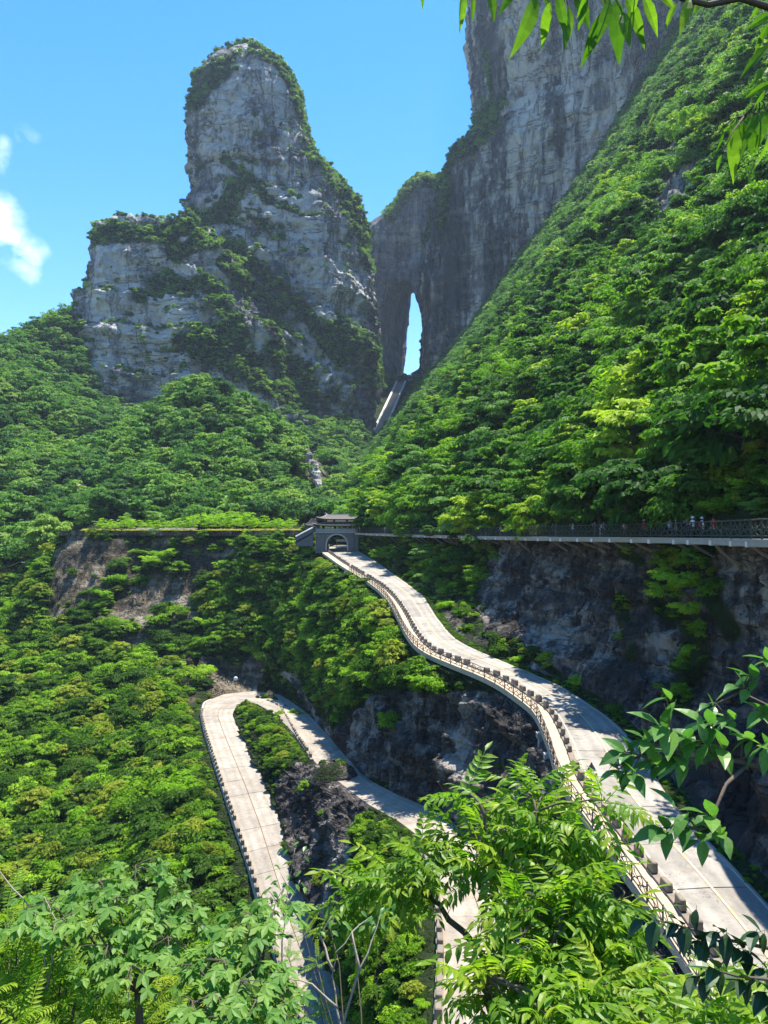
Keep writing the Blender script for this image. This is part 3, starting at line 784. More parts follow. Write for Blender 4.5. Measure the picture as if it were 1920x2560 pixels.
# between the two roads
LEDGE = 1.6
def offset_line(line, other, dist):
    d = line[:, :2] - other[:, :2]; d /= np.linalg.norm(d, axis=1, keepdims=True)
    r = line.copy(); r[:, :2] += d * dist; return r
UL_out = offset_line(UL, UR_m, LEDGE)
iap = int(np.argmax(LO[:, 1]))
botB_line = LO[iap:]
topB = resample(UL_out[UL_out[:, 1] < 197], 420) ; topB[:, 2] -= 0.7
# pair along the valley by distance down-road
tb = np.linspace(0, 1, 420)
yb_top = topB[:, 1]
botB = by_y(botB_line, np.interp(yb_top, [20, 45, 80, 120, 165, 197], [28, 45, 80, 122, 172, 190.5]))
botB[:, 2] -= 0.05
gS2 = strip(topB, botB, 150, 0.85)
u2, v2 = project(gS2)
amp2 = np.where(gS2[..., 1] > 120, 1.6, 1.15)
gS2 = cliff(gS2, 7.0, 1.25, 31.0, 0.03, 0.05)
ROCK2 = [(690, 1650), (760, 1760), (880, 1915), (1000, 1990), (1150, 2080), (1420, 2200), (1420, 1990), (1380, 1800), (1300, 1735), (1200, 1720), (1060, 1735), (950, 1740), (890, 1780), (850, 1830), (800, 1790), (740, 1690)]
vegS2 = np.clip(1.05 - poly_mask(u2 + 18 * fbm(gS2, 6, 3, 0.5, 1), v2 + 18 * fbm(gS2, 6, 3, 0.5, 2), ROCK2), 0.0, 1)
vegS2 = np.where(gS2[..., 1] < 70, np.minimum(vegS2, 0.35), vegS2)
add_surface('road_cliff', gS2, M['near_rock'], False, vegS2)
# inside the hairpin
jap = int(np.argmax(LI[:, 1]))
inR = LI[jap:][::1]; inL = LI[:jap + 1][::-1]
inR = by_y(inR, np.linspace(LI[jap, 1], 36, 300)) + np.array([0, 0, -0.06]); inL = resample(inL, 300) + np.array([0, 0, -0.06])
gS3 = strip(inR, inL, 110, 0.75)
t3 = np.linspace(0, 1, 110)[None]
wid = np.clip(np.linalg.norm(inR - inL, axis=1) / 14.0, 0, 1)[:, None]
hump = np.sin(np.pi * np.clip(t3 * 1.0, 0, 1)) ** 0.7 * wid
gS3[..., 2] += hump * 0.3 * np.clip((gS3[..., 1] - 110) / 40, 0, 1)
gS3 = cliff(gS3, 6.5, 1.15, 41.0, 0.05, 0.05)
u3, v3 = project(gS3)
ROCK3 = [(690, 1950), (740, 1905), (900, 1900), (940, 1990), (880, 2110), (860, 2330), (760, 2260), (715, 2090)]
vegS3 = np.clip(1.05 - 0.95 * poly_mask(u3 + 14 * fbm(gS3, 5, 3, 0.5, 1), v3 + 14 * fbm(gS3, 5, 3, 0.5, 2), ROCK3), 0, 1)
add_surface('hairpin_bank', gS3, M['near_rock'], False, vegS3)

# --- gorge side and slope under the plateau
def lo_at(i): return LO[i] + np.array([0, 0, -0.5])
I_pts = [P(*q) for q in [
    (180, 1333, 236), (350, 1333, 233), (520, 1333, 227), (640, 1333, 217), (740, 1345, 210), (180, 1330, 262), (400, 1330, 262), (640, 1330, 256), (760, 1332, 246), (-120, 1400, 262), (40, 1390, 262), (130, 1360, 255),
    (160, 1420, 226), (60, 1500, 236), (60, 1600, 212), (60, 1750, 182), (60, 1900, 160), (100, 2100, 136), (200, 2250, 116), (350, 2200, 112), (460, 2150, 113),
    (-150, 1550, 225), (-150, 1800, 170), (-200, 2100, 130), (-300, 1400, 262),
    (300, 1450, 224), (300, 1550, 212), (300, 1650, 199), (300, 1750, 184), (300, 1850, 166), (300, 2000, 143), (420, 1650, 203), (440, 1760, 176), (420, 1900, 148), (470, 1580, 211), (500, 1450, 220),
    (570, 2300, 98), (510, 2450, 88), (300, 2500, 86), (100, 2500, 88),
    (600, 1706, 196), (600, 1640, 200), (600, 1550, 207), (600, 1430, 216), (520, 1708, 190), (700, 1690, 186), (700, 1620, 196), (700, 1500, 204), (760, 1430, 201), (780, 1600, 186), (800, 1500, 192)]]
I_pts += [LO[i] + np.array([0, 0, -0.35]) for i in range(20, iap + 20, 14)]
I_pts += [np.array(q, float) for q in [(0, 60, -62), (-10, 60, -60), (-60, 60, -58), (-120, 60, -55), (0, 150, -60), (5, 110, -60), (10, 180, -45), (0, 200, -20)]]
plateI = Plate(I_pts, 0.2)
xs = np.linspace(-175, 8, 300); ys = np.linspace(58, 252, 330)
gx, gy = np.meshgrid(xs, ys, indexing='ij')
gI = np.stack([gx, gy, plateI(np.stack([gx, gy], -1))], -1)
gI[..., 2] = np.minimum(gI[..., 2], -0.75)
# keep the road corridor clear
allroad = np.vstack([LO[::4], LI_m[::4], (LO[::4] + LI_m[::4]) / 2])
flat = gI.reshape(-1, 3); dmin = np.full(len(flat), 1e9); zr = np.zeros(len(flat))
for i in range(0, len(flat), 8000):
    c = flat[i:i + 8000]; dd = np.hypot(c[:, None, 0] - allroad[None, :, 0], c[:, None, 1] - allroad[None, :, 1])
    j = dd.argmin(1); dmin[i:i + 8000] = dd[np.arange(len(c)), j]; zr[i:i + 8000] = allroad[j, 2]
dmin = dmin.reshape(gx.shape); zr = zr.reshape(gx.shape)
rough = 1.6 * facet(gI, (4.5, 4.5, 4.5), 9) + 1.8 * fbm(gI * (1, 1, 0), 16.0, 4, 0.55, 7) + 0.9 * fbm(gI * (1, 1, 0), 4.0, 3, 0.5, 8)
gI[..., 2] += rough * np.clip((dmin - 2) / 10, 0, 1) * np.clip((244 - gy) / 30, 0, 1)
lim = zr - 0.45 + np.maximum(dmin - 2.2, 0) * 2.2
gI[..., 2] = np.minimum(gI[..., 2], lim)
uproad = np.vstack([UL_out[::4], UR_m[::4], (UL[::4] + UR_m[::4]) / 2])
for i in range(0, len(flat), 8000):
    c = flat[i:i + 8000]; dd = np.hypot(c[:, None, 0] - uproad[None, :, 0], c[:, None, 1] - uproad[None, :, 1]); j = dd.argmin(1); dm = dd[np.arange(len(c)), j]
    ii = np.unravel_index(np.arange(i, i + len(c)), gx.shape)
    gI[ii[0], ii[1], 2] = np.where(dm < 4.5, np.minimum(gI[ii[0], ii[1], 2], uproad[j, 2] - 1.4), gI[ii[0], ii[1], 2])
gI = gI + np.stack([np.zeros_like(gx), -0.5 * rough * np.clip((dmin - 6) / 10, 0, 1), np.zeros_like(gx)], -1)
uI, vI = project(gI)
ROCKI = [(150, 1340), (570, 1340), (620, 1395), (500, 1450), (500, 1560), (360, 1610), (120, 1570), (125, 1450)]
ROCKI2 = [(500, 1640), (760, 1640), (760, 1760), (640, 1730), (520, 1745)]
nI = fbm(gI, 9, 4, 0.6, 3)
vegI = np.clip(1.0 - poly_mask(uI + 20 * nI, vI + 20 * nI, ROCKI) * np.clip(0.62 + 0.95 * nI, 0.1, 1) - poly_mask(uI, vI, ROCKI2) * 0.9
               - 0.9 * band_mask(uI, vI, [([(440, 1600), (480, 1660), (470, 1740)], 26), ([(380, 1620), (300, 1600)], 18)]) * np.clip(0.6 + nI, 0, 1), 0, 1)
add_surface('gorge_slope', gI, M['slope_rock'], False, vegI)

# plateau (terrace) in front of the hill, near bank under the viewpoint, far ground
pl = np.array([[P(150, 1329, 233.5), P(150, 1326, 268)], [P(350, 1329, 230.5), P(350, 1326, 268)], [P(520, 1329, 224.5), P(520, 1326, 266)], [P(650, 1329, 214.5), P(650, 1326, 262)], [P(770, 1331, 207), P(770, 1328, 255)]])
plg = np.stack([resample(pl[:, 0], 80), resample(pl[:, 1], 80)], 1)
tt = np.linspace(0, 1, 30)[None, :, None]
gPl = plg[:, :1] * (1 - tt) + plg[:, 1:] * tt
gPl[..., 2] = -0.42
add_surface('plateau', gPl, plain('terrace_gravel', (0.42, 0.36, 0.27), 0.95, 0.3, 0.8), False, None)
ed = gPl[:, :1].copy(); wallp = np.concatenate([ed + (0, -0.02, 0.25), ed + (0, -0.05, -3.5)], 1)
xs = np.linspace(-140, 60, 90); ys = np.linspace(-40, 60, 70)
gx, gy = np.meshgrid(xs, ys, indexing='ij')
gz = -2.4 - np.clip(gy + 2, 0, None) * 1.02 - 0.0 * gx
gz = np.where(gy > 30, np.maximum(gz, -60), gz) 
gz = gz + np.clip(gx - 8, 0, 30) * 0.0
gN = np.stack([gx, gy, gz], -1)
gN[..., 2] += 1.2 * fbm(gN * (1, 1, 0), 9, 3, 0.5, 4) - 0.8
wr = np.clip((14 - np.abs(gx - 14)) / 4, 0, 1) * np.clip((gy - 16) / 10, 0, 1)
gN[..., 2] -= wr * 26
gN = gN[:, :]
add_surface('near_bank', gN, M['slope_rock'], False, np.ones(gN.shape[:2]), smooth=True)
xs = np.linspace(-4000, 4000, 60); ys = np.linspace(-1500, 6000, 60)
gx, gy = np.meshgrid(xs, ys, indexing='ij')
add_surface('ground', np.stack([gx, gy, np.full_like(gx, -95.0)], -1), M['slope_rock'], False, np.ones(gx.shape), smooth=True)
# ------------------------------------------------------------------ roads: concrete slabs, markings, parapets
def ribbon_prism(L, R, thick):
    """closed strip solid from left to right edge points"""
    n = len(L); v = np.concatenate([L, R, R - (0, 0, thick), L - (0, 0, thick)])
    f = []
    for i in range(n - 1):
        for a, b in ((0, 1), (1, 2), (2, 3), (3, 0)):
            f.append((a * n + i, a * n + i + 1, b * n + i + 1, b * n + i))
    f.append((0, n, 2 * n, 3 * n)); f.append((n - 1, 4 * n - 1, 3 * n - 1, 2 * n - 1))
    return v, f
def cut(line, t, t0, t1, n): 
    q = np.linspace(t0, t1, n); return np.stack([np.interp(q, t, line[:, k]) for k in range(3)], -1)
def build_road(name, L, R, mat, step, crown=0.05, thick=0.25, lanes=2):
    C = (L + R) / 2; t = arclen(C)
    v, f = ribbon_prism(L - (0, 0, 0.05), R - (0, 0, 0.05), 0.9)
    base = link(name, make_mesh(name, v, f, M['joint'])); base['kind'] = 'structure'
    ns_ = int(t[-1] / step); rr = random.Random(5)
    for i in range(ns_):
        a, b = i * step, (i + 1) * step
        for k in range(lanes):
            s0, s1 = k / lanes, (k + 1) / lanes
            g = 0.035
            Ls, Rs = cut(L, t, a + g, b - g, 4), cut(R, t, a + g, b - g, 4)
            w = np.linalg.norm(Rs - Ls, axis=1, keepdims=True)
            e0 = Ls + (Rs - Ls) * s0 + (Rs - Ls) / w * g; e1 = Ls + (Rs - Ls) * s1 - (Rs - Ls) / w * g
            dz = rr.uniform(-0.012, 0.012)
            c0 = crown * (1 - abs(2 * s0 - 1)); c1 = crown * (1 - abs(2 * s1 - 1))
            v, f = ribbon_prism(e0 + (0, 0, c0 + dz), e1 + (0, 0, c1 + dz), thick)
            me = make_mesh('slab', v, f, mat); at = me.attributes.new('lane', 'FLOAT', 'POINT')
            at.data.foreach_set('value', np.repeat(np.array([0, 1, 1, 0], np.float32) if k == 0 else np.array([0, 1, 1, 0], np.float32), 4))
            link('slab', me, base)
    return base, C, t
def paint(name, L, R, s, w, t0, t1, mat, parent, lift=0.08):
    C = (L + R) / 2; t = arclen(C); n = max(4, int((t1 - t0) / 1.2))
    a, b = cut(L, t, t0, t1, n), cut(R, t, t0, t1, n); d = (b - a) / np.linalg.norm(b - a, axis=1, keepdims=True)
    m = a + (b - a) * s
    v, f = ribbon_prism(m - d * w / 2 + (0, 0, lift), m + d * w / 2 + (0, 0, lift), 0.006)
    return link(name, make_mesh(name, v, f, mat), parent)
def worn_paint(name, col, under, thr):
    t = NT(name); p = t.pos((1, 1, 1))
    k = t.step(t.noise(p, 1.4, 5, 0.7, 0.8), thr, thr + 0.1)
    return t.principled(t.mix(k, under, col), 0.8, None, 0.2)
M['yellow'] = worn_paint('worn_yellow_paint', (0.50, 0.41, 0.16), (0.40, 0.365, 0.30), 0.47)
M['edge_line'] = worn_paint('worn_edge_paint', (0.52, 0.46, 0.30), (0.40, 0.37, 0.31), 0.48)

road1, C1, t1 = build_road('road', UL, UR_m, M['road_a'], 5.2)
paint('centre_line', UL, UR_m, 0.5, 0.16, 30, t1[-1] - 5, M['yellow'], road1)
paint('edge_line', UL, UR_m, 0.07, 0.13, 30, t1[-1] - 5, M['edge_line'], road1, 0.035)
paint('edge_line', UL, UR_m, 0.94, 0.13, 30, t1[-1] - 5, M['edge_line'], road1, 0.035)
road2, C2, t2 = build_road('road', LO, LI_m, M['road_b'], 5.6)

# parapet of spaced concrete blocks
def block_mesh(lx, ly, lz, bev=0.05):
    bm = bmesh.new(); bmesh.ops.create_cube(bm, size=1.0)
    for v in bm.verts:
        k = 0.9 if v.co.z > 0 else 1.0
        v.co = Vector((v.co.x * lx * k, v.co.y * ly * k, (v.co.z + 0.5) * lz))
    bmesh.ops.bevel(bm, geom=bm.edges[:], offset=bev, segments=1, affect='EDGES')
    me = bpy.data.meshes.new('guard_block'); bm.to_mesh(me); bm.free(); return me
def parapet(label, line, spacing, size, mat, cat='parapet', kerb=0.18, group=None):
    """line: outer edge points of the road; a low kerb with blocks standing on it"""
    t = arclen(line)
    root = empty('parapet', line[0]); tag(root, label, cat, group)
    tn = np.gradient(line, axis=0); tn /= np.linalg.norm(tn, axis=1, keepdims=True)
    nr = np.stack([-tn[:, 1], tn[:, 0], 0 * tn[:, 0]], -1)
    v, f = ribbon_prism(line - nr * size[1] * 0.62 + (0, 0, kerb), line + nr * size[1] * 0.62 + (0, 0, kerb), kerb + 0.35)
    k = link('kerb', make_mesh('kerb', v - line[0], f, mat), root)
    me = block_mesh(*size); me.materials.append(mat)
    rr = random.Random(3)
    for s in np.arange(0.6, t[-1] - 0.5, spacing):
        p = np.array([np.interp(s, t, line[:, q]) for q in range(3)]); d = np.array([np.interp(s, t, tn[:, q]) for q in range(3)])
        if rr.random() < .04: continue
        s += rr.uniform(-.12, .12)
        b = link('guard_block', me, root)
        b.location = p - line[0] + (0, 0, kerb - 0.02)
        b.rotation_euler = (rr.uniform(-.05, .05), rr.uniform(-.04, .04), math.atan2(d[1], d[0]) + rr.uniform(-.09, .09))
        b.scale = (rr.uniform(.85, 1.1), rr.uniform(.9, 1.1), rr.uniform(.8, 1.12))
    return root
M['block'] = plain('guard_block_concrete', (0.20, 0.165, 0.125), 0.9, 0.5, 2.5, bump=0.4)
def part_of(line, y0, y1):
    m = (line[:, 1] >= y0) & (line[:, 1] <= y1); return line[m]
UL_k = offset_line(UL, UR_m, 0.25)
i0 = 30
parapet('row of dark guard blocks along the outer edge of the upper road', UL_k[i0:], 1.9, (1.0, 0.38, 0.58), M['block'])
LO_k = offset_line(LO, LI_m, 0.22)
parapet('row of small guard blocks on the outer edge of the lower left road leg', LO_k[:iap - 40], 1.75, (0.95, 0.40, 0.62), M['block'])
LI_k = offset_line(LI_m, LO, 0.22)
ia, ib = int(np.argmin(np.abs(LI_k[:, 1] - 172) + 100 * (np.arange(500) < jap))), int(np.argmin(np.abs(LI_k[:, 1] - 124) + 100 * (np.arange(500) < jap)))
jm = int(np.argmax(LI_k[:, 1]))
seg = LI_k[jm + 6:]; 
parapet('row of guard blocks on the inner edge of the hairpin right leg', seg[seg[:, 1] > 122], 1.75, (0.95, 0.40, 0.62), M['block'])
parapet('guard blocks beside the lower road under the big foreground tree', seg[seg[:, 1] < 76], 2.0, (1.1, 0.42, 0.72), M['block'])

# ledge outside the upper parapet with iron railing and concrete legs
UL_far = offset_line(UL, UR_m, 1.95); UL_near = offset_line(UL, UR_m, 0.5)
v, f = ribbon_prism(UL_far[25:] + (0, 0, 0.02), UL_near[25:] + (0, 0, 0.02), 0.55)
ledge = tag(link('ledge', make_mesh('ledge', v, f, M['ledge'])), 'brown paved ledge outside the guard blocks of the upper road', 'ledge')
# fascia walls under the road edges
def fascia(label, line, h, out=0.0, mat=None):
    v, f = ribbon_prism(line + (0, 0, -0.4), line + (0.02, 0.3, -0.4), h)
    return v, f
LO_w = offset_line(LO, LI_m, 0.52)
n = iap - 20
v = np.concatenate([LO_w[:n] - (0, 0, 0.1), LO_w[:n] - (0, 0, 2.6), offset_line(LO, LI_m, 0.1)[:n] - (0, 0, 2.6), offset_line(LO, LI_m, 0.1)[:n] - (0, 0, 0.1)])
f = [(a * n + i, a * n + i + 1, ((a + 1) % 4) * n + i + 1, ((a + 1) % 4) * n + i) for i in range(n - 1) for a in range(4)]
tag(link('retaining_wall', make_mesh('retaining_wall', v, f, M['concrete'])), 'concrete retaining wall under the outer edge of the lower left road leg', 'retaining wall')

RAIL_BAYS = []
def crooked_bay(seed, L, H, r=0.025):
    """branch-like infill between two posts (local x along the fence)"""
    rr = random.Random(seed); m = MB()
    def stick(a, b, k=4, j=0.07, rad=r):
        pts = []
        for i in range(k + 1):
            q = i / k; o = j if 0 < i < k else 0
            pts.append((a[0] + (b[0] - a[0]) * q + rr.uniform(-o, o), rr.uniform(-.01, .01), a[1] + (b[1] - a[1]) * q + rr.uniform(-o, o)))
        m.tube(pts, rad, 5)
    stick((0.05, H * .55 + rr.uniform(-.1, .1)), (L - .05, H * .55 + rr.uniform(-.15, .15)), 6, 0.09)
    stick((0.05, H * .25), (L * .5, H * .85)); stick((L * .35, H * .2), (L - .05, H * .8)); stick((0.1, H * .88), (L * .6, H * .3)); stick((L * .55, H * .9), (L - .1, H * .25))
    return m
def railing(label, line, bay, H, mat, post_r=0.055, cat='railing', seed=0, group=None, scale_r=1.0):
    t = arclen(line); n = max(1, int(round(t[-1] / bay))); st = np.linspace(0, t[-1], n + 1)
    pts = np.stack([np.interp(st, t, line[:, q]) for q in range(3)], -1)
    root = empty('railing', pts[0]); tag(root, label, cat, group)
    post = MB().tube([(0, 0, -0.1), (0, 0, H + 0.08)], [post_r, post_r * .9], 6).mesh('post', mat)
    lat = [crooked_bay(seed + q, 1.0, H, 0.024 * scale_r) for q in range(4)]
    meshes = [l.mesh('lattice', mat) for l in lat]
    rail = MB().tube([(0, 0, 0), (0.33, .012, .012), (0.66, -.01, -.01), (1, 0, 0)], 0.042 * scale_r, 6).mesh('rail', mat)
    for i, p in enumerate(pts):
        o = link('post', post, root); o.location = p - pts[0]; o.rotation_euler = (0, 0, i * 1.3)
        if i == n: break
        d = pts[i + 1] - p; L = float(np.linalg.norm(d)); rz = math.atan2(d[1], d[0]); ry = -math.asin(d[2] / L)
        for z in (H, 0.22):
            r_ = link('rail', rail, root); r_.location = p - pts[0] + (0, 0, z); r_.rotation_euler = (0, ry, rz); r_.scale = (L, 1, 1)
        l_ = link('lattice', meshes[(i * 7 + seed) % 4], root); l_.location = p - pts[0] + (0, 0, 0); l_.rotation_euler = (0, ry, rz); l_.scale = (L, 1, 1)
    return root
M['rail'] = plain('green_brown_rail', (0.045, 0.05, 0.038), 0.7, 0.35, 6.0)
M['rail_pale'] = plain('weathered_rail', (0.10, 0.085, 0.07), 0.7, 0.35, 6.0)
ul_rail = offset_line(UL, UR_m, 1.85)
railing('branch-patterned iron railing along the ledge outside the upper road', ul_rail[(ul_rail[:, 1] < 168) & (ul_rail[:, 1] > 32)] + (0, 0, 0.02), 2.2, 1.1, M['rail_pale'], seed=11, scale_r=1.1)
# concrete legs carrying the ledge where it overhangs
for k, (yy, hh) in enumerate([(71.5, 12.5), (66.5, 12.0), (61.5, 11.0), (164, 5.0), (170, 4.5)]):
    p = np.array([np.interp(-yy, -ul_rail[:, 1], ul_rail[:, q]) for q in range(3)])
    m = MB().box((0, 0, -hh / 2), (0.55, 0.55, hh)).box((0.25, 0, -0.3), (1.4, 0.7, 0.5))
    o = m.build('support_column', M['concrete']); o.location = p - np.array((0, 0, 0.5))
    tag(o, ['pale concrete column under the ledge where the upper road bends', 'second concrete column under the bend of the upper road', 'nearest concrete column under the upper road ledge, behind leaves',
            'short concrete column under the upper road near the gate', 'short concrete column closest to the stone gate'][k], 'column', 'columns under the upper road')
# ------------------------------------------------------------------ plants: crown meshes, planting
PROTO = bpy.data.collections.new('plant_prototypes')      # source meshes for the ground-cover instances
def crown_mesh(name, seed, nclump, nleaf, leaf, mat, flat=0.8, bottom=-0.35, spread=0.34, aspect=2.0, updir=0.75):
    """unit-radius crown of leaf-sized blades, gathered in clumps on limbs"""
    r = np.random.default_rng(seed)
    cs = []
    while len(cs) < nclump:
        d = r.normal(size=3); d /= np.linalg.norm(d)
        rad = r.uniform(0.35, 1.0) ** 0.6 * (0.78 + 0.22 * r.random())
        p = d * rad * (1, 1, flat)
        if p[2] < bottom: continue
        cs.append(p)
    cs = np.array(cs)
    sz = r.uniform(0.7, 1.25, nclump) * spread
    ci = r.integers(0, nclump, nleaf)
    d = r.normal(size=(nleaf, 3)); d /= np.linalg.norm(d, axis=1, keepdims=True)
    d[:, 2] = np.abs(d[:, 2]) * 0.8 - 0.25
    rad = r.uniform(0.45, 1.0, nleaf)[:, None]
    p = cs[ci] + d * rad * sz[ci][:, None] * (1.15, 1.15, 0.62)
    nrm = d * 0.6 + np.array((0, 0, updir)) + r.normal(size=(nleaf, 3)) * 0.38
    nrm /= np.linalg.norm(nrm, axis=1, keepdims=True)
    out = p - cs[ci] * 0.3; out = out + r.normal(size=(nleaf, 3)) * 0.25 - np.array((0, 0, 0.1))
    ax = out - nrm * (out * nrm).sum(1, keepdims=True); ax /= np.maximum(np.linalg.norm(ax, axis=1, keepdims=True), 1e-6)
    sd = np.cross(nrm, ax)
    L = leaf * r.uniform(0.65, 1.35, nleaf)[:, None]; W = L / aspect
    droop = np.array((0, 0, -0.18)) * L
    v = np.stack([p - ax * L * .5, p + sd * W * .5 + nrm * L * 0.06, p + ax * L * .5 + droop, p - sd * W * .5 + nrm * L * 0.06], 1).reshape(-1, 3)
    f = np.arange(nleaf * 4).reshape(-1, 4)
    return make_mesh(name, v, f, mat)
def trunk_mesh(name, seed, h, r0, mat, limbs=5):
    rr = random.Random(seed); m = MB()
    pts = [(0, 0, 0)]; x = y = 0
    for i in range(1, 5):
        x += rr.uniform(-.06, .06) * h; y += rr.uniform(-.06, .06) * h; pts.append((x, y, h * i / 4))
    m.tube(pts, [r0, r0 * .85, r0 * .65, r0 * .45, r0 * .2], 6)
    for k in range(limbs):
        i = rr.choice([2, 3]); a = rr.uniform(0, 6.28); b = Vector(pts[i]); L = h * rr.uniform(.3, .5)
        e = b + Vector((math.cos(a) * L, math.sin(a) * L, L * rr.uniform(.4, .9))); mid = (b + e) / 2 + Vector((0, 0, L * .1))
        m.tube([b, mid, e], [r0 * .42, r0 * .28, r0 * .1], 5)
    return m.mesh(name, mat)

def faces_of(name):
    g, closed, veg = SURF[name]; nu, nv = g.shape[:2]
    f = grid_faces(nu, nv, closed); v = g.reshape(-1, 3); a, b, c, d = (v[f[:, k]] for k in range(4))
    n = np.cross(c - a, d - b) * 0.5; ar = np.linalg.norm(n, axis=1)
    vg = veg.reshape(-1)[f].mean(1)
    return v, f, n / np.maximum(ar, 1e-9)[:, None], ar, vg
def scatter(name, density, seed, mask=None, margin=140, vpow=1.6, facing=True):
    r = np.random.default_rng(seed)
    v, f, n, ar, vg = faces_of(name)
    c = v[f].mean(1); u, w = project(c)
    ok = (u > -margin) & (u < 1920 + margin) & (w > -margin) & (w < 2560 + margin) & (c[:, 1] > 1)
    wt = np.where(ok, np.clip(vg, 0, 1) ** vpow, 0)
    if mask is not None: wt = wt * mask(c, u, w)
    lam = ar * density * wt
    cnt = r.poisson(lam)
    idx = np.repeat(np.arange(len(f)), cnt)
    a, b = r.random(len(idx))[:, None], r.random(len(idx))[:, None]
    q = v[f[idx]]
    p = (q[:, 0] * (1 - a) + q[:, 1] * a) * (1 - b) + (q[:, 3] * (1 - a) + q[:, 2] * a) * b
    nn = n[idx]; nn = np.where((nn[:, 2:3] < 0), -nn, nn)
    return p, nn
def thin(p, r, rng, gap=0.55):
    """drop plants that stand almost inside a bigger one (grid hash)"""
    if len(p) == 0: return np.zeros(0, bool)
    cell = np.median(r) * gap * 2
    o = np.argsort(-r); keep = np.zeros(len(p), bool); grid = {}
    k = np.floor(p / cell).astype(int)
    for i in o:
        key = tuple(k[i]); hit = False
        for dx in (-1, 0, 1):
            for dy in (-1, 0, 1):
                for dz in (-1, 0, 1):
                    for j in grid.get((key[0] + dx, key[1] + dy, key[2] + dz), ()):
                        if ((p[i] - p[j]) ** 2).sum() < (gap * (r[i] + r[j]) * .5) ** 2: hit = True; break
                    if hit: break
                if hit: break
            if hit: break
        if not hit: keep[i] = True; grid.setdefault(key, []).append(i)
    return keep

GN_CACHE = {}
def gn_tree(coll):
    if coll.name in GN_CACHE: return GN_CACHE[coll.name]
    ng = bpy.data.node_groups.new('plant_' + coll.name, 'GeometryNodeTree')
    ng.interface.new_socket('Geometry', in_out='INPUT', socket_type='NodeSocketGeometry')
    ng.interface.new_socket('Geometry', in_out='OUTPUT', socket_type='NodeSocketGeometry')
    N, Lk = ng.nodes, ng.links
    gi, go = N.new('NodeGroupInput'), N.new('NodeGroupOutput')
    ci = N.new('GeometryNodeCollectionInfo'); ci.inputs['Collection'].default_value = coll
    ci.inputs['Separate Children'].default_value = True; ci.inputs['Reset Children'].default_value = True
    ip = N.new('GeometryNodeInstanceOnPoints'); ip.inputs['Pick Instance'].default_value = True
    def attr(nm, typ):
        a = N.new('GeometryNodeInputNamedAttribute'); a.data_type = typ; a.inputs['Name'].default_value = nm; return a.outputs['Attribute']
    e2r = N.new('FunctionNodeEulerToRotation'); Lk.new(attr('rot', 'FLOAT_VECTOR'), e2r.inputs[0])
    Lk.new(gi.outputs[0], ip.inputs['Points']); Lk.new(ci.outputs[0], ip.inputs['Instance'])
    Lk.new(attr('pick', 'INT'), ip.inputs['Instance Index']); Lk.new(e2r.outputs[0], ip.inputs['Rotation'])
    Lk.new(attr('size', 'FLOAT_VECTOR'), ip.inputs['Scale']); Lk.new(ip.outputs[0], go.inputs[0])
    GN_CACHE[coll.name] = ng; return ng
def instance_cloud(name, label, cat, p, size, rot, pick, coll):
    me = bpy.data.meshes.new(name); me.vertices.add(len(p)); me.vertices.foreach_set('co', p.astype(np.float32).ravel())
    for nm, typ, dat, key in (('size', 'FLOAT_VECTOR', size, 'vector'), ('rot', 'FLOAT_VECTOR', rot, 'vector'), ('pick', 'INT', pick, 'value')):
        a = me.attributes.new(nm, typ, 'POINT')
        a.data.foreach_set(key, (dat.astype(np.float32) if typ != 'INT' else dat.astype(np.int32)).ravel())
    o = link(name, me); md = o.modifiers.new('planting', 'NODES'); md.node_group = gn_tree(coll)
    tag(o, label, cat, kind='stuff'); return o
def proto_collection(name, meshes):
    c = bpy.data.collections.new(name)
    for i, m in enumerate(meshes):
        o = bpy.data.objects.new('%s_%02d' % (name, i), m); c.objects.link(o)
    return c

def crowns(nm, seed, mats, shapes, nleaf, leaf, **kw):
    return [crown_mesh(nm, seed + i, nc, int(nleaf * (.8 + .5 * ((i * 7) % 5) / 4)), leaf * (.8 + .5 * ((i * 3) % 4) / 3), M[mats[i % len(mats)]], fl, bo, sp, **kw) for i, (nc, fl, sp, bo) in enumerate(shapes)]
SH = [(30, .85, .32, -.5), (20, .70, .36, -.4), (40, 1.0, .28, -.6), (24, .65, .34, -.35), (16, .8, .40, -.45), (34, .9, .30, -.5), (26, 1.15, .27, -.8), (14, .6, .42, -.3)]
crown_hd = crowns('crown', 100, ['leaf_slope', 'leaf_slope_b', 'leaf_slope_c', 'leaf_slope', 'leaf_slope_d', 'leaf_slope_b', 'leaf_slope', 'leaf_slope_b'], SH, 2500, 0.145, updir=0.5)
crown_md = crowns('crown', 140, ['leaf_far', 'leaf_far_b', 'leaf_far_c', 'leaf_far', 'leaf_far_b', 'leaf_far'], SH[:6], 800, 0.22, updir=0.5)
bush_hd = crowns('foliage', 160, ['leaf_bush', 'leaf_bush_b', 'leaf_bush_c', 'leaf_bush', 'leaf_bush_d', 'leaf_bush_b', 'leaf_bush', 'leaf_bush_b'], [(a_, b_ * .85, c_ * 1.1, -.3) for a_, b_, c_, _ in SH], 1250, 0.20, updir=0.45)
bush_pk = crowns('foliage', 180, ['leaf_peak', 'leaf_peak_b', 'leaf_peak', 'leaf_peak_b'], [(14, .8, .40, -.3), (18, .7, .36, -.3), (12, .9, .42, -.3), (10, .6, .42, -.2)], 330, 0.36, updir=0.5)
grass_hd = [crown_mesh('tuft', 190 + i, 10, 500, 0.26, M['leaf_grass'], 0.5, -0.05, 0.45, aspect=4.0, updir=0.3) for i in range(2)]
trunks = [trunk_mesh('trunk', 200 + i, 1.0, 0.05, M['bark']) for i in range(4)]
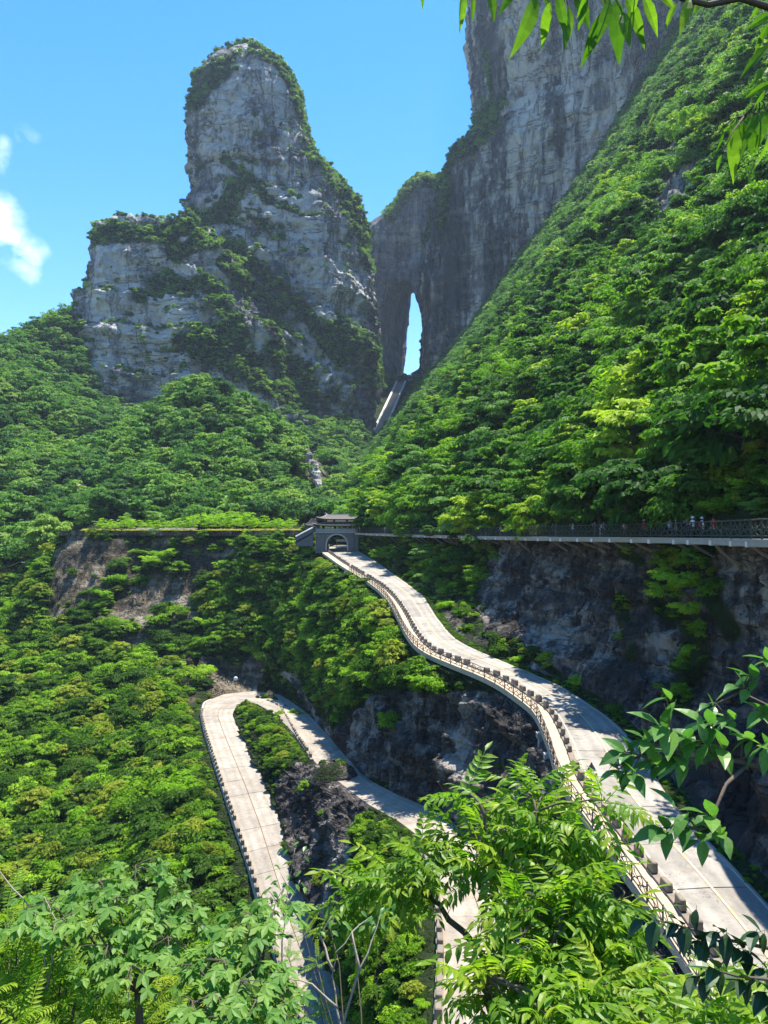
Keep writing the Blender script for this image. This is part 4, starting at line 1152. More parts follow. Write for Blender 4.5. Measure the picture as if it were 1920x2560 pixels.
CO = {'slope_tree': proto_collection('slope_tree', crown_hd), 'far_tree': proto_collection('far_tree', crown_md), 'bush': proto_collection('bush', bush_hd),
      'peak_bush': proto_collection('peak_bush', bush_pk), 'grass': proto_collection('grass', grass_hd)}

ROADS_XY = np.vstack([LO[::3] * q + LI_m[::3] * (1 - q) for q in (.12, .38, .62, .88)] + [LO[::3], LI_m[::3], (LO[::3] + LI_m[::3]) / 2, LO[::3] * .75 + LI_m[::3] * .25, LO[::3] * .25 + LI_m[::3] * .75, UL_out[::3], UR_m[::3], (UL[::3] + UR_m[::3]) / 2])
def road_dist(c):
    """distance in plan to the nearest road edge lying at about the same height or below"""
    out = np.full(len(c), 50.0)
    for i in range(0, len(c), 6000):
        q = c[i:i + 6000]; d = np.hypot(q[:, None, 0] - ROADS_XY[None, :, 0], q[:, None, 1] - ROADS_XY[None, :, 1])
        dz = q[:, None, 2] - ROADS_XY[None, :, 2]
        d = np.where(dz > -2.0, d + np.maximum(dz, 0) * 0.35, 50.0)
        out[i:i + 6000] = d.min(1)
    return out
def plant(name, surf, density, rad, seed, coll, nproto, label, cat, lift=0.45, mask=None, gap=0.55, vpow=1.6, squash=(0.8, 1.1), solo=0, solo_fn=None, hug=None):
    p, n = scatter(surf, density, seed, mask, vpow=vpow)
    r = np.random.default_rng(seed + 1)
    rr = rad[0] + (rad[1] - rad[0]) * r.random(len(p)) ** 2.0
    if hug is not None:
        d = road_dist(p); rr = np.minimum(rr, 0.22 + np.maximum(d - hug, 0) * 0.45)
        ok = d > hug; p, n, rr = p[ok], n[ok], rr[ok]
    k = thin(p, rr, r, gap); p, n, rr = p[k], n[k], rr[k]
    pos = p + n * (lift * rr * 0.45)[:, None] + np.array((0, 0, 1)) * (lift * rr)[:, None]
    rot = np.stack([r.uniform(-.25, .25, len(p)), r.uniform(-.25, .25, len(p)), r.uniform(0, 6.28, len(p))], -1)
    size = np.stack([rr, rr * r.uniform(.9, 1.1, len(p)), rr * r.uniform(*squash, len(p))], -1)
    pick = r.integers(0, nproto, len(p))
    app = rr / np.linalg.norm(pos, axis=1)
    o = np.argsort(-app)
    s, q = o[:solo], o[solo:]
    for i in s: solo_fn(p[i], pos[i], size[i], rot[i], pick[i], i)
    if len(q): instance_cloud(name, label, cat, pos[q], size[q], rot[q], pick[q], coll)
    print(surf, name, len(p))
    return len(p)
def solo_tree(nm, crowns, label_fn, cat, group, th=1.9):
    def fn(base, pos, size, rot, pick, i):
        u, v = project(pos)
        lab, grp = label_fn(u, v, int(pick), size[0])
        root = empty(nm, base); tag(root, lab, cat, grp)
        c = link('crown' if nm.endswith('tree') else 'foliage', crowns[pick], root); c.location = pos - base; c.scale = size; c.rotation_euler = rot
        t = link('trunk' if nm.endswith('tree') else 'stem', trunks[int(i) % 4], root)
        d = Vector(pos - base); t.scale = (size[0] * 1.0, size[0] * 1.0, max(d.length * 1.05, 0.3)); t.rotation_euler = d.to_track_quat('Z', 'Y').to_euler()
        t.location = (0, 0, -0.15)
    return fn
STAIR_A, STAIR_B = P(1003, 962, 768), P(948, 1085, 632)
def off_stair(c):
    d = (STAIR_B - STAIR_A)[:2]; q = c[:, :2] - STAIR_A[:2]; tt_ = np.clip(q @ d / (d @ d), -.05, 1.15)
    u_, v_ = project(c)
    return (np.linalg.norm(q - tt_[:, None] * d, axis=1) > 15) * (1.0 - ((u_ > 925) & (u_ < 1005) & (v_ > 985) & (v_ < 1085) & (c[:, 1] > 500)))
HUE8 = ['mid-green', 'dark green', 'yellow-green', 'mid-green', 'pale green', 'dark green', 'mid-green', 'dark green']
HUEB = ['mid-green', 'dark green', 'olive', 'mid-green', 'light green', 'dark green', 'mid-green', 'dark green']
def lab_slope(u, v, k, s):
    sz = 'big' if s > 3.6 else ('middling' if s > 2.4 else 'small')
    if v > 1060: w = 'just above the walkway, ' + ('near the right edge' if u > 1560 else ('towards the gate' if u < 1250 else 'midway along it'))
    elif v > 640: w = 'halfway up the forest slope, ' + ('near the right edge' if u > 1560 else 'left of its middle')
    else: w = 'high on the forest slope under the great wall'
    return '%s %s leafy tree %s' % (sz, HUE8[k], w), '%s %s trees %s' % (sz, HUE8[k], w)
def lab_bush(u, v, k, s):
    sz = 'big' if s > 1.8 else 'small'
    w = 'near the gate' if u < 860 else ('over the dark rock face' if v > 1600 else 'beside the first bend')
    return '%s %s bush on the bank below the upper road, %s' % (sz, HUEB[k], w), '%s %s bushes on the road bank %s' % (sz, HUEB[k], w)
def lab_gorge(u, v, k, s):
    sz = 'big' if s > 2.0 else 'small'
    w = 'on the rocky slope under the terrace' if v < 1640 else ('on the gorge side near the lower road' if u > 300 else 'deep on the gorge side at the left edge')
    return '%s %s bush %s' % (sz, HUEB[k], w), '%s %s bushes %s' % (sz, HUEB[k], w)

plant('forest', 'forest_slope', 0.12, (1.1, 6.2), 300, CO['slope_tree'], 8, 'dense green forest covering the steep right-hand slope', 'forest', lift=0.5, gap=0.58, solo=300,
      solo_fn=solo_tree('broadleaf_tree', crown_hd, lab_slope, 'tree', None), mask=lambda c, u, v: (c[:, 1] < 330) * ((c[:, 1] > 60) | (c[:, 2] > 3)))
plant('forest', 'forest_slope', 0.055, (2.6, 4.6), 310, CO['far_tree'], 6, 'far green forest climbing to the foot of the great wall', 'forest', lift=0.5, gap=0.62, mask=lambda c, u, v: (c[:, 1] >= 325))
plant('forest', 'hill_terrain', 0.075, (1.6, 7.0), 320, CO['far_tree'], 6, 'green forest covering the rounded hills below the peak', 'forest', lift=0.5, gap=0.62, mask=lambda c, u, v: ((c[:, 1] > 258) | (u < 150)) * off_stair(c))
for sname, lab in (('mountain_peak', 'bushes growing on the ledges and crest of the tower-like peak'), ('mountain_buttress', 'bushes growing on top and ledges of the pale buttress'),
                   ('mountain_shoulder', 'yellow-green scrub on the rounded shoulder beside the cave'), ('cliff_wall', 'bushes along the crest of the great right wall'), ('arch_wall', 'bushes on the crest above the cave')):
    plant('scrub', sname, 0.11, (1.6, 3.6), 330 + len(lab), CO['peak_bush'], 4, lab, 'scrub', lift=0.3, gap=0.5, vpow=1.3)
plant('undergrowth', 'gorge_slope', 0.42, (0.6, 3.6), 340, CO['bush'], 8, 'thick green undergrowth on the gorge side below the terrace', 'undergrowth', lift=0.35, gap=0.55, solo=150,
      solo_fn=solo_tree('bush', bush_hd, lab_gorge, 'bush', None), mask=lambda c, u, v: (c[:, 2] < -2.4) * 1.0, hug=1.0)
plant('undergrowth', 'road_cliff', 0.40, (0.6, 3.3), 350, CO['bush'], 8, 'thick green undergrowth on the bank between the two roads', 'undergrowth', lift=0.35, gap=0.55, solo=110,
      solo_fn=solo_tree('bush', bush_hd, lab_bush, 'bush', None), hug=0.8)
plant('undergrowth', 'hairpin_bank', 0.55, (0.6, 1.5), 360, CO['bush'], 8, 'bright green undergrowth on the bank inside the hairpin bend', 'undergrowth', lift=0.3, gap=0.5, hug=0.7)
plant('undergrowth', 'walkway_cliff', 0.40, (0.5, 1.5), 370, CO['bush'], 8, 'green plants hanging on the dark cliff below the walkway', 'undergrowth', lift=0.25, gap=0.5)
plant('verge_grass', 'road_verge', 5.0, (0.16, 0.42), 380, CO['grass'], 2, 'bright green weeds along the foot of the cliff beside the upper road', 'grass', lift=0.1, gap=0.4)

plant('undergrowth', 'forest_slope', 0.55, (0.7, 1.6), 390, CO['bush'], 8, 'leafy bushes at the inner side of the cliff walkway', 'undergrowth', lift=0.3, gap=0.5, mask=lambda c, u, v: (c[:, 1] < 200) * (c[:, 2] < 7.5) * (c[:, 2] > 1.2))

# single trees growing out of the cliff below and over the walkway
def cliff_tree(label, u, v, d, r, k):
    c = P(u, v, d); b = c + np.array((r * .7, r * .5, -r * .9)); root = empty('cliff_tree', b); tag(root, label, 'tree', 'trees growing from the cliff under the walkway')
    q = link('crown', crown_hd[k % 8] if d > 100 else bush_hd[k % 8], root); q.location = c - b; q.scale = (r, r, r * .85); q.rotation_euler = (0, 0, k)
    tk = link('trunk', trunks[k % 4], root); dv = Vector(c - b); tk.scale = (r, r, dv.length); tk.rotation_euler = dv.to_track_quat('Z', 'Y').to_euler()
for k, (u, v, d, r) in enumerate([(1190, 1440, 126, 2.8), (1150, 1395, 136, 3.0), (1212, 1500, 122, 2.2), (1100, 1410, 146, 3.3), (1060, 1380, 156, 3.0), (1000, 1385, 168, 2.8), (1010, 1335, 164, 2.4), (1130, 1335, 140, 2.3), (945, 1385, 178, 2.2), (1080, 1330, 152, 2.2),
                                  (1195, 1560, 118, 2.0), (1130, 1480, 132, 2.6), (1060, 1450, 146, 2.6), (1180, 1350, 128, 1.6)]):
    cliff_tree('%s leafy tree on the cliff left of the bare rock, %s' % (HUE8[k % 8], 'over the walkway' if v < 1355 else ('close under the walkway' if v < 1420 else 'down towards the road')), u, v, d, r, k)
for k, (u, v, d, r) in enumerate([(1700, 1450, 69, 2.0), (1660, 1480, 71, 1.6), (1730, 1400, 67.5, 1.4), (1720, 1520, 68, 1.5), (1655, 1430, 71.5, 1.2)]):
    cliff_tree(['largest bright tree in the green patch on the dark rock face', 'left tree of the green patch on the dark rock face', 'topmost tree of the green patch, touching the walkway', 'lowest tree of the green patch on the dark rock face', 'small tree at the upper left of the green patch on the rock face'][k], u, v, d - 1.5, r, [4, 0, 6, 4, 3][k])
# ------------------------------------------------------------------ cliff walkway
def side_offset(line, dist):
    t = np.gradient(line, axis=0); t[:, 2] = 0; t /= np.linalg.norm(t, axis=1, keepdims=True)
    r = line.copy(); r[:, 0] -= t[:, 1] * dist; r[:, 1] += t[:, 0] * dist; return r     # positive = towards the valley (left when walking away)
W_out, W_in = side_offset(WALK_S, 1.35), side_offset(WALK_S, -1.8)
M['walk_conc'] = plain('walkway_concrete', (0.32, 0.285, 0.24), 0.9, 0.25, 1.2, bump=0.3)
M['strut'] = plain('stained_strut', (0.20, 0.175, 0.145), 0.9, 0.3, 1.5)
M['walk_beam'] = plain('beam_end_concrete', (0.62, 0.58, 0.50), 0.9, 0.2, 1.5)
walk = tag(empty('walkway', WALK_S[0]), 'pale concrete cliff walkway on brackets above the dark rock face', 'walkway')
o0 = np.array(WALK_S[0])
v, f = ribbon_prism(W_out, W_in, 0.16); link('deck', make_mesh('deck', v - o0, f, M['walk_conc']), walk)
eb, ec = side_offset(WALK_S, 1.32) - (0, 0, 0.162), side_offset(WALK_S, 1.02) - (0, 0, 0.162)
v, f = ribbon_prism(eb, ec, 0.34); link('edge_beam', make_mesh('edge_beam', v - o0, f, M['walk_conc']), walk)
tw = arclen(WALK_S); wt = np.gradient(WALK_S, axis=0); wt /= np.linalg.norm(wt, axis=1, keepdims=True)
beam_me = MB().box((0, 0, 0), (0.42, 2.4, 0.40)).mesh('beam', M['walk_beam'])
rs = random.Random(9)
k = 0
for s in np.arange(14, tw[-1] - 4, 4.2):
    s = s + rs.uniform(-.7, .7)
    p = np.array([np.interp(s, tw, WALK_S[:, q]) for q in range(3)]); d = np.array([np.interp(s, tw, wt[:, q]) for q in range(3)])
    rz = math.atan2(d[1], d[0])
    b = link('beam', beam_me, walk); n_ = np.array((-d[1], d[0], 0)); b.location = p - o0 + n_ * 0.22 + (0, 0, -0.375); b.rotation_euler = (0, 0, rz)
    L = rs.uniform(0.7, 1.7)
    if rs.random() < .2: continue
    m = MB(); a = n_ * 0.95 + np.array((0, 0, -0.55)); e = -n_ * 0.9 + np.array((0, 0, -0.5 - L)); mid = (a + e) / 2 + n_ * 0.15
    m.tube([a, mid, e], [0.13, 0.15, 0.17], 5)
    st = m.build('strut', M['strut'], walk); st.location = p - o0
W_rail = side_offset(WALK_S, 1.18)
railing('dark branch-patterned railing along the cliff walkway', W_rail[(W_rail[:, 1] > 40)], 2.1, 1.32, M['rail'], post_r=0.07, seed=40, scale_r=1.35)

# ------------------------------------------------------------------ stone gate with pavilion at the end of the road
gate_o = Vector((-12.3, 200.5, -5.45))
gate = empty('gate_pavilion', gate_o, math.radians(2)); tag(gate, 'grey stone arch gate with a two-tiered tiled pavilion on top', 'gate')
def stone_mat(name, col, sc):
    t = NT(name); v = t.pos((1, 1, 1))
    br = t.n('ShaderNodeTexBrick', Vector=v, Scale=sc); br.inputs['Mortar Size'].default_value = 0.02
    n = t.noise(v, 1.6, 5, 0.6)
    return t.principled(t.mix(n, tuple(x * .6 for x in col), tuple(x * 1.3 for x in col)), 0.9, t.bump(n, 0.4, 0.05), 0.2)
M['gstone'] = stone_mat('gate_stone', (0.135, 0.135, 0.14), 1.2)
M['gtile'] = plain('grey_roof_tile', (0.11, 0.095, 0.08), 0.8, 0.35, 3.0)
M['ridge'] = plain('pale_ridge_tile', (0.42, 0.40, 0.36), 0.8, 0.25, 4.0)
M['redwood'] = plain('dark_red_lacquer', (0.085, 0.022, 0.016), 0.45, 0.25, 3.0)
M['plaster'] = plain('white_plaster', (0.75, 0.74, 0.70), 0.8, 0.12, 2.0)
M['trim'] = plain('painted_eave_trim', (0.20, 0.10, 0.05), 0.7, 0.4, 5.0)
GW, GH, GD, AR = 5.6, 4.75, 9.0, 2.6
prof = [(-GW, -0.6), (-AR, -0.6), (-AR, 1.7)] + [(AR * -math.cos(a), 1.7 + AR * 0.95 * math.sin(a)) for a in np.linspace(0, math.pi, 19)[1:-1]] + [(AR, 1.7), (AR, -0.6), (GW, -0.6), (GW, GH), (-GW, GH)]
m = MB()
def slab_between(p, q, z1):
    """solid between arc segment p-q and the top z1, full depth"""
    vs = [(p[0], 0, p[1]), (q[0], 0, q[1]), (q[0], 0, z1), (p[0], 0, z1)]
    m.add(vs + [(x, GD, z) for x, _, z in vs], [(0, 1, 2, 3), (7, 6, 5, 4), (0, 4, 5, 1), (3, 2, 6, 7)])
arc_ = prof[2:-4]
for p_, q_ in zip(arc_[:-1], arc_[1:]):
    if abs(p_[0] - q_[0]) > 1e-6: slab_between(p_, q_, GH)
m.box((-(GW + AR) / 2, GD / 2, (GH - .6) / 2), (GW - AR, GD, GH + .6)).box(((GW + AR) / 2, GD / 2, (GH - .6) / 2), (GW - AR, GD, GH + .6))
me = m.mesh('arch_base', M['gstone'])
link('arch_base', me, gate)
m = MB()
arcp = [(-AR, 0.0), (-AR, 0.85), (-AR, 1.7)] + [(AR * -math.cos(a), 1.7 + AR * .95 * math.sin(a)) for a in np.linspace(0, math.pi, 15)[1:-1]] + [(AR, 1.7), (AR, .85), (AR, 0.0)]
for (x0, z0), (x1, z1) in zip(arcp[:-1], arcp[1:]):
    c0 = np.array((x0, z0 - 1.0)) ; k0 = 1.16; k1 = 1.16
    def outp(x, z): return (x * 1.15, (z - 1.7) * 1.15 + 1.7) if z >= 1.7 else (x * 1.15, z)
    a0, a1 = outp(x0, z0), outp(x1, z1)
    m.add([(x0, -.12, z0), (x1, -.12, z1), (a1[0], -.12, a1[1]), (a0[0], -.12, a0[1]), (x0, .1, z0), (x1, .1, z1), (a1[0], .1, a1[1]), (a0[0], .1, a0[1])],
          [(0, 1, 2, 3), (7, 6, 5, 4), (0, 4, 5, 1), (3, 2, 6, 7), (1, 5, 6, 2), (0, 3, 7, 4)])
m.build('arch_ring', plain('pale_arch_stone', (0.33, 0.33, 0.33), 0.9, 0.25, 2.0), gate)
for x in (-3.7, 4.0): MB().box((x, -0.16, 2.0), (0.7, 0.3, 5.0)).build('pilaster', M['gstone'], gate)
MB().box((0, -0.1, GH + 0.10), (2 * GW + .5, .7, .25)).build('cornice', plain('cornice_stone', (0.34, 0.34, 0.34), 0.9, 0.2, 2.0), gate)
MB().box((0, GD / 2 - 0.2, GH + 0.14), (2 * GW, GD, .10)).build('terrace_floor', M['gstone'], gate)
M['balus'] = plain('grey_balustrade', (0.25, 0.255, 0.26), 0.85, 0.2, 2.5)
for i in range(9):
    x = -GW + 0.2 + i * (2 * GW - .4) / 8
    MB().box((x, -0.1, GH + .72), (.22, .22, 1.05)).lathe([(0.05, 0), (.12, .08), (.1, .18), (.02, .26)], 8, (x, -0.1, GH + 1.24)).build('baluster_post', M['balus'], gate)
    if i < 8: MB().box((x + (2 * GW - .4) / 16, -0.1, GH + .60), (1.1, .10, .62)).box((x + (2 * GW - .4) / 16, -0.1, GH + 1.0), (1.15, .16, .10)).build('baluster_panel', M['balus'], gate)
def curved_roof(w, d, rw, rd, h, lift, n=12, m_=9, sag=1.7, thick=0.14):
    """hipped roof, eaves (w x d half sizes) to ridge (rw x rd), concave with upturned corners"""
    def per(t, a, b):
        t = (t % 1) * 4; k = int(t); q = t - k
        c = [(-a, -b), (a, -b), (a, b), (-a, b), (-a, -b)]
        x = c[k][0] + (c[k + 1][0] - c[k][0]) * q; y = c[k][1] + (c[k + 1][1] - c[k][1]) * q
        return x, y, abs(2 * q - 1)
    N = 4 * n; V = []; Fc = []
    for j in range(m_ + 1):
        s = j / m_
        for i in range(N):
            x0, y0, e = per(i / N, w, d); x1, y1, _ = per(i / N, rw, rd)
            cl_ = e ** 5 * (1 - s) ** 2
            x = x0 + (x1 - x0) * s; y = y0 + (y1 - y0) * s
            V.append((x * (1 + .05 * cl_), y * (1 + .05 * cl_), h * s ** sag + lift * cl_))
    top = len(V)
    V += [(x, y, z - thick) for x, y, z in V[:N]]
    for j in range(m_):
        for i in range(N):
            a = j * N + i; b = j * N + (i + 1) % N; Fc.append((a, b, b + N, a + N))
    for i in range(N): Fc.append((i, top + i, top + (i + 1) % N, (i + 1) % N))
    Fc.append(tuple(m_ * N + i for i in range(N))); Fc.append(tuple(top + i for i in range(N))[::-1])
    return np.array(V), Fc
PX, PY, PZ = 0.9, 4.2, GH + 0.19
for ix in range(4):
    for iy in range(2):
        x = PX - 3.3 + ix * 2.2; y = PY - 2.6 + iy * 5.0
        c = MB().lathe([(.24, 0), (.24, .2), (.17, .25), (.17, 2.75)], 10, (x, y, PZ)).build('column', M['redwood'], gate, True)
MB().box((PX, PY - 2.6, PZ + 2.72), (7.2, .22, .34)).box((PX, PY + 2.4, PZ + 2.72), (7.2, .22, .34)).box((PX - 3.3, PY, PZ + 2.72), (.22, 5, .34)).box((PX + 3.3, PY, PZ + 2.72), (.22, 5, .34)).build('eave_beam', M['trim'], gate)
v, f = curved_roof(5.0, 4.2, 3.0, 2.1, 1.35, 0.75); r1 = link('roof', make_mesh('roof', v + (PX, PY, PZ + 2.85), f, M['gtile']), gate); r1['label'] = 'lower grey tiled roof with upturned eaves'
MB().box((PX, PY, PZ + 4.75), (5.6, 3.6, 1.5)).build('upper_storey', M['redwood'], gate)
for x, w in ((-1.95, 1.05), (0, 2.0), (1.95, 1.05)):
    fpane = MB().box((PX + x, PY - 1.83, PZ + 4.75), (w, .08, .72)).build('window', M['plaster'], gate)
v, f = curved_roof(4.3, 3.3, 2.6, 0.25, 1.9, 0.8); r2 = link('roof', make_mesh('roof', v + (PX, PY, PZ + 5.5), f, M['gtile']), gate); r2['label'] = 'upper grey tiled roof with upturned eaves'
rg = MB().box((0, 0, .15), (5.3, .3, .42)).tube([(-2.6, 0, .3), (-2.95, 0, .75), (-2.75, 0, 1.1)], [.16, .13, .05], 6).tube([(2.6, 0, .3), (2.95, 0, .75), (2.75, 0, 1.1)], [.16, .13, .05], 6).build('ridge', M['ridge'], r2)
rg.location = (PX, PY, PZ + 7.35)
for r_, (w, d, rw, rd, h, z, lf) in ((r1, (5.0, 4.2, 3.0, 2.1, 1.35, 2.85, .75)), (r2, (4.3, 3.3, 2.6, .25, 1.9, 5.5, .8))):
    for sx in (-1, 1):
        for sy in (-1, 1):
            pts = []
            for q in np.linspace(0, 1, 8):
                x = (w + (rw - w) * q) * sx; y = (d + (rd - d) * q) * sy; e = (1 - q) ** 2
                pts.append((PX + x * (1 + .05 * e), PY + y * (1 + .05 * e), PZ + z + h * q ** 1.7 + lf * e + .06))
            MB().tube(pts, .11, 5).build('hip_ridge', M['ridge'], r_)
for o in [q for q in gate.children if q.name.split('.')[0] in ('column', 'eave_beam', 'roof', 'upper_storey', 'window')]:
    o.scale = (1.4, 1.0, 0.62); o.location = (PX * (1 - 1.4), 0, PZ * (1 - 0.62))
# side hall with white-edged stepped gable, left of the pavilion
hall = empty('side_hall', gate_o + Vector((-6.0, 4.5, GH + 0.15)), math.radians(8)); tag(hall, 'small grey side hall with a white-edged sloping gable left of the gate', 'building')
MB().box((-0.6, 1.5, 0.9), (3.4, 4.5, 1.8)).build('wall', M['gstone'], hall)
v, f = curved_roof(2.5, 3.2, .3, 2.4, 1.9, .5); link('roof', make_mesh('roof', v + (-.6, 1.5, 1.8), f, M['gtile']), hall)
for z0, x0, x1, z1 in ((3.5, .1, -3.2, 1.7), (2.3, .9, -2.2, .7)):
    MB().tube([(x0, -1.2 + (z0 > 3) * .6, z0), ((x0 + x1) / 2, -1.2 + (z0 > 3) * .6, (z0 + z1) / 2 - .12), (x1, -1.2 + (z0 > 3) * .6, z1)], .15, 5).build('gable_edge', M['plaster'], hall)
st_ = empty('staircase', gate_o + Vector((-6.2, 0.4, 1.2))); tag(st_, 'stone stair with pale sloping parapet at the left of the gate', 'staircase')
m = MB()
for i in range(14): m.box((-0.3 - i * .34, 0.9, 3.4 - i * .19), (.36, 1.6, .4))
m.build('steps', M['gstone'], st_)
MB().tube([(0, 0, 4.9), (-2.4, 0, 3.7), (-4.6, 0, 2.5)], .2, 6).build('parapet_rail', M['plaster'], st_)
MB().add([(0, .1, 4.8), (-4.6, .1, 2.4), (-4.6, .1, 0), (0, .1, 0), (0, .35, 4.8), (-4.6, .35, 2.4), (-4.6, .35, 0), (0, .35, 0)], [(0, 1, 2, 3), (7, 6, 5, 4), (0, 4, 5, 1), (1, 5, 6, 2), (2, 6, 7, 3), (3, 7, 4, 0)]).build('side_wall', M['gstone'], st_)
bar = empty('height_limit_bar', gate_o + Vector((0.9, 10.6, 0))); tag(bar, 'white height limit board seen through the gate arch', 'sign')
MB().box((0, 0, 2.55), (3.4, .12, .75)).build('board', M['plaster'], bar); MB().box((-1.6, 0, 1.1), (.12, .12, 2.2)).build('post', M['concrete'], bar); MB().box((1.6, 0, 1.1), (.12, .12, 2.2)).build('post', M['concrete'], bar)

# ------------------------------------------------------------------ road sign and convex mirror
p = np.array([np.interp(-58.3, -UL[:, 1], UL[:, q]) for q in range(3)])
sg = empty('warning_sign', p + (0.22, 0, 0.02)); tag(sg, 'triangular warning sign seen from behind beside the guard blocks of the upper road', 'road sign')
MB().tube([(0, 0, 0), (0, 0, 1.8)], .035, 8).build('post', M['iron'], sg)
m = MB(); tri = [(-.40, 0, 1.25), (.40, 0, 1.25), (0, 0, 1.95)]
m.add([(x, -.02, z) for x, _, z in tri] + [(x, .02, z) for x, _, z in tri], [(0, 1, 2), (5, 4, 3), (0, 3, 4, 1), (1, 4, 5, 2), (2, 5, 3, 0)]).build('plate', plain('sign_back', (0.16, 0.15, 0.14), 0.5, 0.2, 4.0), sg)
MB().box((.08, -.035, 1.33), (.5, .03, .06)).build('bracket', M['plaster'], sg)
mp = P(589, 1735, 193.5)
mi = empty('convex_mirror', (mp[0], mp[1], -39.9)); tag(mi, 'round white convex mirror on a pole at the top of the hairpin', 'mirror')
MB().tube([(0, 0.1, 0), (0, 0.1, 2.6)], .05, 8).build('post', M['iron'], mi)
disc = MB().lathe([(0.0, .10), (.3, .08), (.5, .02), (.52, -.03), (.3, -.05)][::-1], 20).build('mirror_disc', M['plaster'], mi, True); disc.rotation_euler = (math.radians(78), 0, 0); disc.location = (0, 0, 2.45)
# ------------------------------------------------------------------ people on the walkway
def person_mesh(pose):
    """one skinned body, 1.7 m, facing -Y; pose: stand, walk, photo, lean"""
    J = {}
    sw = {'stand': 0.03, 'walk': 0.26, 'photo': 0.05, 'lean': 0.08}[pose]
    J['pelvis'] = (0, 0, .95, .135); J['waist'] = (0, -.01, 1.10, .125); J['chest'] = (0, 0, 1.30, .145); J['neck'] = (0, 0, 1.475, .055); J['jaw'] = (0, -.025, 1.545, .075); J['head'] = (0, -.012, 1.63, .092); J['crown'] = (0, 0, 1.69, .06)
    E = [('pelvis', 'waist'), ('waist', 'chest'), ('chest', 'neck'), ('neck', 'jaw'), ('jaw', 'head'), ('head', 'crown')]
    J['nose'] = (0, -.125, 1.60, .016); E.append(('head', 'nose'))
    for s, nm in ((-1, 'l'), (1, 'r')):
        J['hip' + nm] = (s * .10, 0, .90, .10); J['knee' + nm] = (s * .11, -s * sw * .5 - .02, .50, .065); J['ank' + nm] = (s * .115, -s * sw + .02, .09, .042); J['toe' + nm] = (s * .125, -s * sw - .13, .035, .035)
        E += [('pelvis', 'hip' + nm), ('hip' + nm, 'knee' + nm), ('knee' + nm, 'ank' + nm), ('ank' + nm, 'toe' + nm)]
        J['sho' + nm] = (s * .185, 0, 1.40, .062)
        if pose == 'photo': el, wr, hd = (s * .23, -.16, 1.22), (s * .09, -.33, 1.42), (s * .05, -.38, 1.47)
        elif pose == 'lean': el, wr, hd = (s * .27, -.08, 1.14), (s * .22, -.32, 1.12), (s * .19, -.40, 1.12)
        else: el, wr, hd = (s * .25, s * sw * .35 + .01, 1.13), (s * .27, s * sw * .6 - .04, .89), (s * .27, s * sw * .65 - .06, .81)
        J['elb' + nm] = (*el, .043); J['wri' + nm] = (*wr, .030); J['palm' + nm] = (*hd, .030)
        E += [('chest', 'sho' + nm), ('sho' + nm, 'elb' + nm), ('elb' + nm, 'wri' + nm), ('wri' + nm, 'palm' + nm)]
        d = (Vector(hd) - Vector(wr)).normalized(); sd = d.cross(Vector((0, 1, 0.2))).normalized()
        for k, (o, L) in enumerate(((-.028, .075), (-.009, .088), (.010, .082), (.027, .065))):
            a = Vector(hd) + sd * o + d * .03; b = a + d * L * .6; c = b + d * L * .4 + Vector((0, -.012, 0))
            J['f%d%s' % (k, nm)] = (*a, .010); J['g%d%s' % (k, nm)] = (*b, .009); J['h%d%s' % (k, nm)] = (*c, .008)
            E += [('palm' + nm, 'f%d%s' % (k, nm)), ('f%d%s' % (k, nm), 'g%d%s' % (k, nm)), ('g%d%s' % (k, nm), 'h%d%s' % (k, nm))]
        a = Vector(hd) - sd * .038 * s - d * .005; J['t0' + nm] = (*a, .011); b = a + d * .04 - sd * .01 * s; J['t1' + nm] = (*b, .009)
        E += [('palm' + nm, 't0' + nm), ('t0' + nm, 't1' + nm)]
    names = list(J); ix = {k: i for i, k in enumerate(names)}
    me = bpy.data.meshes.new('body'); me.from_pydata([J[k][:3] for k in names], [(ix[a], ix[b]) for a, b in E], []); me.update()
    o = bpy.data.objects.new('body', me); COL.objects.link(o)
    sk = o.modifiers.new('skin', 'SKIN'); sk.use_smooth_shade = True
    for i, k in enumerate(names):
        r = J[k][3]; me.skin_vertices[0].data[i].radius = (r * (1.25 if k in ('chest', 'waist', 'pelvis') else 1.0), r); me.skin_vertices[0].data[i].use_root = (k == 'pelvis')
    sb = o.modifiers.new('sub', 'SUBSURF'); sb.levels = 1; sb.render_levels = 1
    dg = bpy.context.evaluated_depsgraph_get(); ev = o.evaluated_get(dg)
    out = bpy.data.meshes.new_from_object(ev)
    bpy.data.objects.remove(o)
    c = np.zeros(len(out.polygons) * 3); out.polygons.foreach_get('center', c); c = c.reshape(-1, 3)
    rest = {k: np.array(J[k][:3]) for k in ('elbl', 'elbr', 'wril', 'wrir', 'palml', 'palmr')}
    armd = np.minimum.reduce([np.linalg.norm(c - (rest['elb' + s] * (1 - t) + rest['wri' + s] * t), axis=1) for s in 'lr' for t in (.25, .5, .75, 1.0)] + [np.linalg.norm(c - rest['palm' + s], axis=1) for s in 'lr'])
    hand = np.minimum.reduce([np.linalg.norm(c - rest['palm' + s], axis=1) for s in 'lr']) < .17
    idx = np.where(c[:, 2] > 1.455, 0, np.where(c[:, 2] > .93, 1, np.where(c[:, 2] > .10, 2, 3)))
    idx = np.where((armd < .075) | hand, 0, idx)
    idx = np.where((c[:, 2] > 1.455) & ((c[:, 2] > 1.665) | ((c[:, 1] > 0.0) & (c[:, 2] > 1.53))), 4, idx)
    out.polygons.foreach_set('use_smooth', np.ones(len(out.polygons), bool))
    return out, idx.astype(np.int32)
POSES = {k: person_mesh(k) for k in ('stand', 'walk', 'photo', 'lean')}
